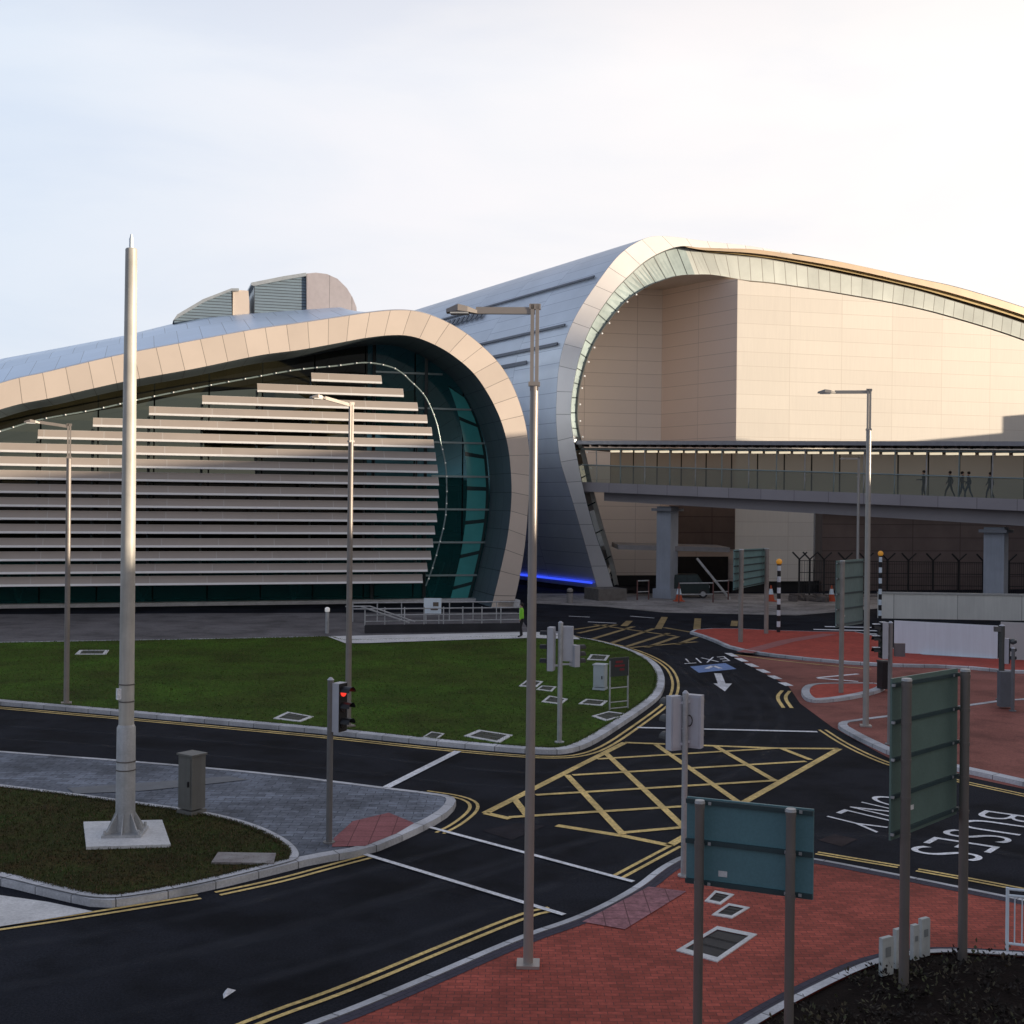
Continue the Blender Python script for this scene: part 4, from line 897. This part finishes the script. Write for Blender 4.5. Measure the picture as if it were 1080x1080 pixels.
for q, lab in (
    ([(288, 757.5), (303, 750.5), (331, 755.5), (317, 761)], 'framed cover in the lawn left of the louvre side street lamp'),
    ([(445, 777.5), (455, 771.5), (469, 773.5), (461, 779)], 'small pale cover at the lawn kerb, left of the wide one'),
    ([(489, 776), (505, 769.5), (541, 775), (527, 783)], 'wide framed cover at the lawn kerb, left of the tallest lamp'),
    ([(547, 723.5), (555.5, 717), (573, 718.5), (566, 724.5)], 'framed cover in the lawn seen just behind the tallest lamp pole'),
    ([(565.5, 727), (571, 723), (587, 724), (582, 729)], 'framed cover in the lawn just left of the twin headed signal'),
    ([(571, 740), (579, 733.5), (599, 737), (592, 742.5)], 'framed cover in the lawn at the back of the twin headed signal pole, nearer one'),
    ([(610, 742), (618, 737), (641, 739), (635, 744)], 'framed cover in the lawn below the small pale cabinet'),
    ([(619, 695.5), (623, 690), (643, 691), (639, 696.5)], 'framed cover near the far end of the lawn, above the small pale cabinet'),
    ([(624, 755), (642, 750), (665, 753), (639, 760)], 'framed cover in the lawn at the foot of the small red lettered sign'),
    ([(79, 690), (84, 685.5), (115, 685.5), (112, 690)], 'far cover in the lawn left of the steel mast')): cover(q, lab, .15, .13, M_gplate)

# ============================================================ SIGNS SEEN FROM BEHIND
def backsign(p1, p2, H1, H2, zb1, zb2, label, ov=.12, ribs=2, m=M_sign, pr=.075, tm=None, front=.1):
    # posts at p1 and p2 (ground points), panel stands on the far side of the posts
    p1, p2 = Vector(p1), Vector(p2); d = (p2 - p1); L = d.length; d.normalize(); n = Vector((-d.y, d.x, 0))
    if n.y < 0: n = -n
    t = thing('road_sign', label, 'road sign', (p1 + p2) / 2)
    for p, H in ((p1, H1), (p2, H2)):
        mb = MB(); mb.tube([p, p + Vector((0, 0, H))], pr, 14); o = mb.build('post', tm or M_lampdk, t, True)
        mb = MB(); mb.tube([p + Vector((0, 0, H)), p + Vector((0, 0, H + .035))], [pr * 1.12, pr], 14); mb.build('post_cap', M_galv, o, True)
    a = p1 - d * ov + n * (pr + front); b_ = p2 + d * ov + n * (pr + front)
    t1, t2 = H1 + .02, H2 + .02
    mb = MB(); f = [pz(a, p1.z + zb1), pz(b_, p2.z + zb2), pz(b_, p2.z + t2), pz(a, p1.z + t1)]; g = [q + n * .03 for q in f]
    mb.face(f); mb.face(g[::-1])
    for i in range(4):
        j = (i + 1) % 4; mb.face([f[i], g[i], g[j], f[j]])
    pan = mb.build('panel', m, t)
    for k in range(ribs + 1):
        s = .04 + k / ribs * .92; A = f[0].lerp(f[3], s); B = f[1].lerp(f[2], s); mb = MB(); mb.bar(A - n * .02, B - n * .02, .04, .055); mb.build('rib', M_signr, pan)
        for p in (p1, p2):
            for sgn_ in (-1, 1):
                mb = MB(); c_ = Vector((p.x, p.y, A.z if p is p1 else B.z)) + d * sgn_ * pr * 1.5 - n * .0 ; mb.bar(c_ + n * (pr + front - .05), c_ + n * (pr + front - .005), .035)
                mb.build('bolt', M_galv, pan)
            zz = A.z if p is p1 else B.z; mb = MB(); mb.tube([Vector((p.x, p.y, zz - .025)), Vector((p.x, p.y, zz + .025))], pr * 1.1, 12); mb.build('clamp', tm or M_lampdk, pan)
    c_ = f[0].lerp(f[1], .30).lerp(f[3].lerp(f[2], .30), .16); mb = MB(); w_ = d * .055; h_ = Vector((0, 0, .035)); o_ = -n * .004
    mb.face([c_ - w_ - h_ + o_, c_ + w_ - h_ + o_, c_ + w_ + h_ + o_, c_ - w_ + h_ + o_]); mb.build('inspection_sticker', M_concrete, pan)
    return t
p1, p2 = G(735, 1142, .12), G(831, 1162, .16)
q1 = FPX / p1.y; q2 = FPX / p2.y
backsign(p1, p2, (1142 - 847) / q1, (1162 - 856) / q2, (1142 - 938) / q1, (1162 - 950) / q2, 'low wide dark teal sign back on two posts in the near red paving', .22, 2, M_sign, .056)
p1, p2 = G(953, 1044, .16), G(1015, 1012, .16); q1 = FPX / p1.y; q2 = FPX / p2.y
backsign(p1, p2, (1044 - 718) / q1, (1012 - 708) / q2, (1044 - 888) / q1, (1012 - 862) / q2, 'tall ribbed green sign back on two posts in the planting bed', .10, 4, M_sign2, .070)
p1, p2 = G(887, 731, .1), G(914, 713, .1); q1 = FPX / p1.y; q2 = FPX / p2.y
backsign(p1, p2, (731 - 592) / q1, (713 - 590) / q2, (731 - 662) / q1, (713 - 658) / q2, 'green slatted sign back on pale posts beside the red island lamp', .1, 4, mat('sage_sign', (.15, .23, .22), .5), .09, mat('pale_post', (.30, .28, .25), .5))
p1, p2 = G(781, 677, .12), G(808, 668, .12); q1 = FPX / p1.y; q2 = FPX / p2.y
backsign(p1, p2, (677 - 580) / q1, (668 - 579) / q2, (677 - 622) / q1, (668 - 616) / q2, 'far teal slatted sign back on two pale posts before the entrance canopy', .55, 5, mat('teal_sign', (.15, .28, .28), .5), .12, mat('pale_post', (.30, .28, .25), .5))
# small sign on lawn
p1, p2 = G(643, 749, .14), G(662, 747, .14); t = thing('small_sign', 'small dark sign with faded red lettering on a thin steel frame in the lawn', 'sign', (p1 + p2) / 2)
d = (p2 - p1).normalized(); q1 = FPX / p1.y; mb = MB()
for p in (p1, p2): mb.tube([p, p + Vector((0, 0, (749 - 697) / q1))], .028, 8)
for y in (747.5, 741, 726): z = (749 - y) / q1; mb.tube([p1 + Vector((0, 0, z)), p2 + Vector((0, 0, z))], .02, 6)
mb.build('frame', M_galv, t)
mb = MB(); c = (p1 + p2) / 2 + Vector((0, 0, (749 - 704) / q1)); th = math.atan2(d.y, d.x); mb.box(c, (.80, .05, .62), th); pn = mb.build('panel', mat('dull_dark_panel', (.045, .055, .055), .5), t)
mb = MB(); nn = Vector((math.sin(th), -math.cos(th), 0)) * .032
for k, (w_, dx) in enumerate(((.3, -.02), (.42, .0), (.2, .1))): mb.box(c + nn + d * dx + Vector((0, 0, .17 - k * .13)), (w_, .008, .07), th)
mb.build('faded_text', M_redtxt, pn)

# ============================================================ TRAFFIC SIGNALS
def head(t, b, zc_, ang, off, h=.98, w=.34, lit=None, tops=False, door=False):
    # ang: direction the lenses face; off: distance of head centre from pole
    d = Vector((math.cos(ang), math.sin(ang), 0)); s = Vector((-d.y, d.x, 0)); c = Vector((b.x, b.y, 0)) + Vector(off) + Vector((0, 0, zc_))
    mb = MB(); M3x = Matrix.Rotation(ang, 4, 'Z'); mb.box(c, (.17, w * .8, h), ang)
    mb.box(c - d * .07, (.06, w * .62, h * .92), ang); body = mb.build('signal_body', M_tlgrey, t)
    mb = MB(); mb.box(c + d * .09, (.02, w * .78, h - .02), ang); mb.build('backing_board', M_black, body)
    for k in range(3):
        z = c + Vector((0, 0, h * (.32 - k * .32))) + d * .1
        mb = MB(); A = [z + s * .11 * math.cos(q) + Vector((0, 0, .11 * math.sin(q))) for q in [math.pi * i / 8 for i in range(9)]]; B = [q + d * .22 for q in A]; mb.loft(A, B); mb.loft([q * 1 + (q - z) * .06 for q in A], [q + (q - z - d * .22) * .06 for q in B])
        mb.build('visor', M_black, body)
        mb = MB(); mb.tube([z - d * .0, z + d * .015], .095, 12)
        mb.build('lens', M_red if lit == k else mat('dark_lens', (.03, .03, .03), .2, spec=.8), body)
        if tops: mb = MB(); mb.box(z + d * .12 + Vector((0, 0, .13)), (.2, .13, .02), ang); mb.build('lit_visor_top', M_whi, body)  # white plates stand in for light catching the visor tops
    mb = MB(); mb.bar(Vector((b.x, b.y, c.z + h * .38)), c + Vector((0, 0, h * .38)), .05); mb.bar(Vector((b.x, b.y, c.z - h * .38)), c + Vector((0, 0, -h * .38)), .05); mb.build('bracket', M_tlgrey, body)
def signal(px, py, topy, label, r=.06, m=M_tlgrey, z=.13):
    b = G(px, py, z); H = (py - topy) / (FPX / b.y); t = thing('traffic_signal', label, 'traffic light', b, 0, 'traffic signals at the junction')
    mb = MB(); mb.tube([b, b + Vector((0, 0, H))], r, 12); mb.build('pole', m, t, True)
    mb = MB(); mb.tube([b, b + Vector((0, 0, .03))], r * 2, 12); mb.build('base_flange', m, t, True)
    mb = MB(); mb.tube([b + Vector((0, 0, H)), b + Vector((0, 0, H + .05))], [r * 1.15, r * .4], 12); mb.build('pole_cap', M_tlgrey, t, True)
    return t, b, H
t, b, H = signal(347, 889, 717, 'single headed signal showing red, on the grey paving of the near island', .062, mat('pole_dim', (.17, .165, .16), .5))
head(t, b, b.z + H - .55, R(-28), (.17, .04, 0), .98, .34, lit=0)
t, b, H = signal(590, 783, 657, 'twin headed signal seen from behind, at the tip of the large lawn', .07, M_galv)
head(t, b, b.z + H - .75, R(165), (-.26, .05, 0), 1.25, .4); head(t, b, b.z + H - .6, R(80), (.17, .1, 0), 1.0, .5); head(t, b, b.z + H - .95, R(30), (.42, .1, 0), .62, .36)
t, b, H = signal(721, 924, 731, 'near grey signal with two heads, beside the low teal sign and box junction', .055, M_galv)
head(t, b, b.z + H - .56, R(118), (-.2, .06, 0), 1.0, .3); head(t, b, b.z + H - .53, R(62), (.17, .1, 0), .98, .42)
mb = MB(); pts = [b + Vector((.06 + .06 * math.cos(a), -.05, H - .5 + .1 * math.sin(a))) for a in [R(q) for q in range(-100, 120, 20)]]; mb.tube(pts, .012, 6); mb.build('cable_loop', M_black, t)
t, b, H = signal(938, 785, 657, 'signal with black visored head, on the red island in front of the white hoarding', .065, mat('pole_pink', (.26, .24, .235), .5))
head(t, b, b.z + H - .5, R(185), (-.2, 0, 0), 1.05, .36, tops=True); mb = MB(); mb.box(b + Vector((.28, .05, H - .78)), (.3, .1, .38)); mb.build('push_panel', mat('panel_mauve', (.17, .14, .15), .5), t)
t, b, H = signal(1056, 738, 660, 'slim pole signal with camera at the right edge, before the white hoarding', .1, mat('moss_pole', (.075, .085, .08), .5), .12)
head(t, b, b.z + H - .9, R(-30), (.18, 0, 0), .9, .3); mb = MB(); mb.box(b + Vector((-.16, 0, H - .12)), (.22, .16, .18)); mb.build('camera_unit', mat('cam_grey', (.12, .13, .13), .4), t); mb = MB(); mb.ball(b + Vector((.35, -.1, H - .55)), .11, 8); mb.build('dome_camera', mat('cam_grey'), t)
t, b, H = signal(1068, 750, 684, 'short grey post in front of the signal at the right edge', .06, mat('pole_blue', (.15, .16, .17), .5), .12)
mb = MB(); mb.box(b + Vector((-.03, .6, .66)), (.42, .3, 1.2)); mb.build('service_box', mat('service_blue', (.13, .15, .17), .5), t)
mb = MB(); b = G(932, 726, .13); T = thing('waste_bin', 'tall narrow black bin on the small red island below the visored signal', 'bin', b)
mb.box((b.x, b.y, b.z + .5), (.36, .36, 1.0), .3); mb.build('body', M_black, T); mb = MB(); mb.box((b.x, b.y, b.z + 1.03), (.40, .40, .06), .3); mb.build('lid', mat('bin_lid', (.05, .05, .055), .5), T)

# ============================================================ BELISHA BEACONS
for px, py, ty, lab in ((821, 667, 596, 'striped beacon with amber globe beside the far teal sign'), (928, 655, 587, 'striped beacon with amber globe before the long white parapet')):
    b = G(px, py, .1); H = (py - ty) / (FPX / b.y); T = thing('crossing_beacon', lab, 'beacon', b, 0, 'zebra crossing beacons'); nb = 12
    mb = MB()
    for k in range(nb): mb.tube([b + Vector((0, 0, H * k / nb)), b + Vector((0, 0, H * (k + 1) / nb))], .10, 12, k % 2)
    mb.build('striped_post', [M_black, M_white], T, True)
    mb = MB(); mb.ball(b + Vector((0, 0, H + .18)), .17, 10); mb.build('globe', M_amber, T, True)
    mb = MB(); mb.tube([b + Vector((0, 0, H - .02)), b + Vector((0, 0, H + .05))], [.11, .14], 12); mb.build('collar', M_black, T, True)

# ============================================================ WALLS, HOARDINGS, FENCE, RAILS
def wallseg(name, a, b, h, t_, m, label, cat, capm=None, grp=None):
    a, b = Vector(a), Vector(b); o = thing(name, label, cat, (a + b) / 2, 0, grp); mb = MB(); th = math.atan2((b - a).y, (b - a).x); L = (b - a).length
    c = (a + b) / 2; X = Matrix.Rotation(th, 4, 'Z'); mb.box((c.x, c.y, h / 2), (L, t_, h), th)
    mb.build('wall', m, o)
    if capm: mb = MB(); mb.box((c.x, c.y, h + .05), (L + .02, t_ + .12, .1), th); mb.build('coping', capm, o)
    return o
a, b = G(926, 652), G(1400, 660); wallseg('parapet_wall', a, b, 1.55, .35, M_parapet, 'long pale rendered parapet wall beneath the footbridge on the right', 'wall', mat('pale_coping', (.48, .48, .45), .6))
a, b = G(943, 690.5), G(1052, 697.5); wallseg('site_hoarding', a, b, 1.62, .08, M_white, 'smooth white hoarding panel beyond the red island, nearest the visored signal', 'hoarding')
a, b = G(1055, 697.5), G(1400, 716); wallseg('site_hoarding', a, b, 1.80, .1, mat('dull_white', (.50, .54, .53), .5, var=.05, scale=.5), 'duller white hoarding at the right edge, behind the slim pole signal', 'hoarding')
sheet('road', [(945, 652.5), (1400, 661), (1400, 690), (1080, 655), (1020, 653.5)], mat('red_brown_far', (.08, .04, .035), .85, spec=.2), .010)
FN = thing('security_fence', 'dark mesh security fence with forked tops along the brown wall under the footbridge', 'fence', HP(960, 627, 94, 0) * 1); FN.location.z = 0
fx = [843, 854, 869, 891, 913, 936, 958, 984, 1011, 1037, 1064, 1095, 1125]
zf = lambda i: 94.0
for i, x in enumerate(fx):
    p = HP(x, 600, 94, 0); p.z = 0; mb = MB(); mb.bar(p, pz(p, 2.95), .13)
    for s in (-1, 1): mb.bar(pz(p, 2.9), pz(p, 3.45) + Vector((s * .55, -.1, 0)), .10)
    mb.build('fence_post', M_black, FN)
    if i:
        q = HP(fx[i - 1], 600, 94, 0); mb = MB(); nbar = max(4, int((p.x - q.x) / .16))
        for k in range(1, nbar): xx = q.x + (p.x - q.x) * k / nbar; mb.bar((xx, 94, .1), (xx, 94, 2.8), .022)
        for z in (.15, 1.0, 1.9, 2.8): mb.bar((q.x, 94, z), (p.x, 94, z), .05)
        mb.build('mesh_panel', M_black, FN)
# railing in front of left building
a, b = G(384, 668.5), G(548, 666); d = (b - a).normalized(); L = (b - a).length
T = thing('guard_railing', 'silver guard railing on a low dark wall at the foot of the beige hoop', 'railing', (a + b) / 2)
th = math.atan2(d.y, d.x); c = (a + b) / 2; mb = MB(); mb.box((c.x, c.y + .3, .22), (L, .3, .44), th); mb.build('low_wall', mat('dark_lowwall', (.035, .035, .04), .8, var=.3, scale=1), T)
mb = MB()
for z in (.62, .95, 1.28): mb.tube([pz(a, z) + Vector((0, .3, 0)), pz(b, z) + Vector((0, .3, 0))], .035, 6)
mb.build('rail', M_galv, T)
for k in range(9):
    p = a.lerp(b, k / 8) + Vector((0, .3, 0)); mb = MB(); mb.bar(pz(p, .4), pz(p, 1.36), .06); mb.build('post', M_galv, T)
a2_ = a - d * .2; mb = MB(); mb.tube([pz(a2_, 1.45), pz(a2_ + d * 2.6, .55)], .05, 6); mb.tube([pz(a2_ + d * .5, 1.45), pz(a2_ + d * 2.9, .6)], .04, 6); mb.tube([pz(a2_ - d * .8, 1.45), pz(a2_ + d * .5, 1.45)], .04, 6); mb.build('raking_rail', M_galv, T)
a, b = G(372, 656), G(548, 654); d = (b - a).normalized(); T = thing('guard_railing', 'rear thin steel railing just before the glass wall, behind the low dark wall', 'railing', (a + b) / 2); mb = MB()
for z in (.75, 1.1): mb.tube([pz(a, z), pz(b, z)], .04, 6)
mb.build('rail', M_galv, T)
for k in range(8): p = a.lerp(b, k / 7); mb = MB(); mb.bar(pz(p, 0), pz(p, 1.12), .06); mb.build('post', M_galv, T)
b = G(456, 664); T = thing('notice_board', 'small white board on legs among the silver railings', 'board', b); mb = MB(); mb.box((b.x, b.y, 1.3), (.95, .25, .82)); o = mb.build('board', M_white, T)
mb = MB(); mb.box((b.x + .18, b.y - .135, 1.4), (.3, .02, .22)); mb.box((b.x + .1, b.y - .135, 1.12), (.4, .02, .08)); mb.build('marking', mat('dull_brown', (.15, .12, .09), .6), o)
for k in (-1, 1): mb = MB(); mb.bar((b.x + k * .35, b.y, 0), (b.x + k * .35, b.y, .92), .06); mb.build('leg', M_galv, T)
# white pedestrian guard rail at right edge
T = thing('pedestrian_guardrail', 'white barred guardrail panel at the lower right edge on the red paving', 'railing', G(1062, 1003, .14))
a, b = G(1062, 1003, .14), G(1190, 1018, .14); q1 = FPX / a.y; h = (1003 - 936) / q1; mb = MB()
mb.tube([a, pz(a, a.z + h)], .028, 8); mb.build('post', M_white, T); mb = MB(); mb.tube([b, pz(b, b.z + h)], .028, 8); mb.build('post', M_white, T)
mb = MB()
for z in (h - .02, h - .12, .12): mb.tube([pz(a, a.z + z), pz(b, b.z + z)], .022, 8)
mb.build('rail', M_white, T); mb = MB()
for k in range(1, 16): p = a.lerp(b, k / 16); mb.tube([pz(p, p.z + .12), pz(p, p.z + h - .12)], .011, 6)
mb.build('bars', M_white, T)
# marker slabs by the bed
for k, (x0, x1, yt, yb, lab) in enumerate(((926, 943, 988, 1028, 'leftmost pale marker slab at the edge of the planting bed'), (941, 955, 979, 1020, 'second pale marker slab from the left, half hidden by the near sign post'), (960, 969, 975, 1012, 'third pale marker slab, just right of the near sign post'), (968, 981, 968, 1008, 'rightmost and tallest pale marker slab at the bed edge'))):
    b = G((x0 + x1) / 2, yb, .16); q = FPX / b.y; w = (x1 - x0) / q; h = (yb - yt) / q; T = thing('marker_slab', lab, 'marker post', b, .55, 'pale marker slabs at the bed edge')
    mb = MB(); th = .55; X = Matrix.Rotation(th, 4, 'Z'); pr_ = [(-w / 2, 0), (w / 2, 0), (w / 2, h * .96), (w * .4, h), (-w / 2, h)]
    A = [b + X @ Vector((x, -.035, z)) for x, z in pr_]; B = [p + X @ Vector((0, .07, 0)) for p in A]; mb.face(A); mb.face(B[::-1])
    for i in range(5): j = (i + 1) % 5; mb.face([A[i], B[i], B[j], A[j]])
    o = mb.build('slab', mat('slab_white', (.52, .55, .53), .7, var=.12, scale=5, streak=.2), T)
    mb = MB(); c = b + X @ Vector((0, -.04, h * .62)); mb.box(c, (w * .45, .006, w * .6), th); mb.build('worn_mark', mat('worn_mark_grey', (.22, .24, .24), .7), o)
# cones
for px, py, lab in ((716, 634, 'traffic cone beside the concrete pier of the footbridge'), (813, 634, 'traffic cone just left of the farther striped beacon'), (877, 634, 'traffic cone left of the green slatted sign')):
    b = G(px, py, .01); T = thing('traffic_cone', lab, 'traffic cone', b, 0, 'traffic cones on the far pavement'); mb = MB(); mb.box((b.x, b.y, .03), (.75, .75, .06)); mb.build('base', M_cone, T)
    mb = MB(); mb.tube([b + Vector((0, 0, z)) for z in (.05, .5, .9, 1.15)], [.28, .18, .09, .05], 12); mb.build('cone', M_cone, T); mb = MB(); mb.tube([b + Vector((0, 0, z)) for z in (.5, .9)], [.195, .11], 12); mb.build('sleeve', M_white, T)
# parked vehicle under the canopy
b = G(728, 631); T = thing('parked_car', 'dark green box shaped car parked below the entrance canopy', 'car', b); L_, W_ = 2.9, 1.7; Y = b.y
mb = MB(); prf = [(-1.45, .35), (-1.45, 1.0), (-1.3, 1.12), (-1.15, 1.75), (.55, 1.78), (.95, 1.15), (1.4, 1.05), (1.45, .35)]
A = [Vector((b.x + x, Y, z)) for x, z in prf]; B = [p + Vector((0, W_, 0)) for p in A]; mb.face(A); mb.face(B[::-1])
for i in range(8): j = (i + 1) % 8; mb.face([A[i], B[i], B[j], A[j]])
mb.build('body', mat('car_green', (.02, .035, .035), .3, .3), T)
for x0, x1 in ((-1.05, -.3), (-.2, .55)): mb = MB(); mb.box((b.x + (x0 + x1) / 2, Y - .01, 1.45), (x1 - x0, .03, .42)); mb.build('window', mat('car_glass', (.05, .07, .07), .1), T)
for x in (-.95, .95):
    mb = MB(); mb.tube([Vector((b.x + x, Y - .02, .34)), Vector((b.x + x, Y + .22, .34))], .34, 14); w_ = mb.build('wheel', M_black, T); mb = MB(); mb.tube([Vector((b.x + x, Y - .04, .34)), Vector((b.x + x, Y, .34))], .19, 12); mb.build('rim', M_galv, w_)
mb = MB(); mb.box((b.x + 1.42, Y + .3, .85), (.08, .3, .18)); mb.build('headlight', M_bead if False else M_white, T)
# site barriers under the canopy
for x0, x1, yb, lab in ((716, 752, 636, 'thin red and steel barrier frame in front of the parked car'), (752, 768, 633, 'short barrier frame right of the parked car'), (672, 684, 633, 'barrier frame left of the footbridge pier')):
    a, b_ = G(x0, yb), G(x1, yb - .5); T = thing('site_barrier', lab, 'barrier', (a + b_) / 2); mb = MB()
    for p in (a, b_): mb = MB(); mb.tube([p, pz(p, 1.45)], .05, 6); mb.build('leg', mat('rust_red', (.16, .07, .06), .6), T)
    mb = MB(); mb.tube([pz(a, 1.4), pz(b_, 1.4)], .05, 6); mb.tube([pz(a, .6), pz(b_, .6)], .04, 6); mb.build('rail', M_galv, T)
# clutter heap on far pavement
mb = MB()
for k in range(26):
    p = G(random.uniform(836, 872), random.uniform(630, 635)); mb.box((p.x, p.y, .15), (random.uniform(.2, .7), random.uniform(.2, .6), random.uniform(.15, .5)), random.uniform(0, 3))
tag(mb.build('rubble', mat('rubble', (.14, .12, .11), .9, var=.3)), 'loose heap of grey building rubble beside the far fence', 'rubble', kind='stuff')

# ============================================================ PEOPLE
def person(base, ang, label, top, legs, stride=.28, arms=(.12, -.12), h=1.75, group=None, bent=0):
    b = Vector(base); X = Matrix.Rotation(ang, 4, 'Z'); k = h / 1.75
    J = {'pel': (0, 0, .95), 'sp': (.01, 0, 1.15), 'ch': (.02, 0, 1.35), 'nk': (.02, 0, 1.50), 'hd': (.04, 0, 1.60), 'tp': (.035, 0, 1.72)}
    for s, n in ((1, 'l'), (-1, 'r')):
        f = stride * s; a = arms[0 if s > 0 else 1]
        J['hp' + n] = (0, .10 * s, .92); J['kn' + n] = (f * .55 + .05, .10 * s, .49); J['an' + n] = (f, .10 * s, .09); J['to' + n] = (f + .17, .11 * s, .04)
        J['sh' + n] = (.01, .19 * s, 1.42); J['el' + n] = (a * .6 - .03, .24 * s, 1.14); J['wr' + n] = (a + .05 + bent, .22 * s, .90 + bent * 1.2); J['ha' + n] = (a + .09 + bent * 1.3, .21 * s, .82 + bent * 1.4)
    E = [('pel', 'sp'), ('sp', 'ch'), ('ch', 'nk'), ('nk', 'hd'), ('hd', 'tp')]
    for n in 'lr': E += [('pel', 'hp' + n), ('hp' + n, 'kn' + n), ('kn' + n, 'an' + n), ('an' + n, 'to' + n), ('ch', 'sh' + n), ('sh' + n, 'el' + n), ('el' + n, 'wr' + n), ('wr' + n, 'ha' + n)]
    rad = {'pel': .15, 'sp': .135, 'ch': .155, 'nk': .055, 'hd': .095, 'tp': .07, 'hp': .09, 'kn': .062, 'an': .045, 'to': .04, 'sh': .065, 'el': .047, 'wr': .033, 'ha': .036}
    names = list(J); me = bpy.data.meshes.new('body'); me.from_pydata([Vector(J[n]) * k for n in names], [(names.index(a), names.index(c)) for a, c in E], [])
    o = bpy.data.objects.new('body', me); SC.collection.objects.link(o); sk = o.modifiers.new('s', 'SKIN'); o.modifiers.new('u', 'SUBSURF').levels = 1
    for i, n in enumerate(names):
        r = rad.get(n) or rad[n[:2]]; me.skin_vertices[0].data[i].radius = (r * k, r * k); me.skin_vertices[0].data[i].use_root = (n == 'pel')
    dg = bpy.context.evaluated_depsgraph_get(); m2 = bpy.data.meshes.new_from_object(o.evaluated_get(dg)); bpy.data.objects.remove(o)
    for m in (top, legs, M_skin, M_black): m2.materials.append(m)
    for p in m2.polygons:
        z = p.center.z / k; hand = z < .93 and abs(p.center.y) > .17 * k and z > .6
        p.material_index = 2 if z > 1.5 or hand else (0 if z > .92 or (abs(p.center.y) > .17 * k and z > .7) else (1 if z > .1 else 3)); p.use_smooth = True
    q = bpy.data.objects.new('person', m2); SC.collection.objects.link(q); q.location = b; q.rotation_euler = (0, 0, ang); tag(q, label, 'person', group)
    w = MB(); c = Vector((.0, 0, 1.655)) * k; w.ball(c, .105 * k, 8); hm = w.build('hair', M_hair); hm.parent = q
    return q
person(G(550, 672, .15), R(200), 'person in a bright green hi vis vest and black trousers by the silver railing', M_hiv, M_cloth, .08)
for px, ang, tp_, lg, st, lab, bent in ((973, 200, M_cloth, M_cloth, .1, 'person in black standing alone at the left of the group on the footbridge', .2), (1001, 180, M_cloth, M_cloth, .3, 'striding person in black in the middle of the footbridge', 0), (1014, 10, M_cloth3, M_denim, .2, 'person in a brown coat and jeans walking on the footbridge', .1), (1021, 190, M_cloth2, M_denim, .25, 'person in a navy jacket close behind the one in a brown coat', 0), (1044, 175, M_cloth, M_cloth2, .22, 'rightmost walker in dark clothes on the footbridge', 0)):
    p = bs(px); s = (p - s0).dot(dB); person(bp(s - .2, zdk(s) - .1, 1.1), R(ang) + math.atan2(dB.y, dB.x), lab, tp_, lg, st, (.15, -.15), 1.76, 'walkers on the footbridge', bent)
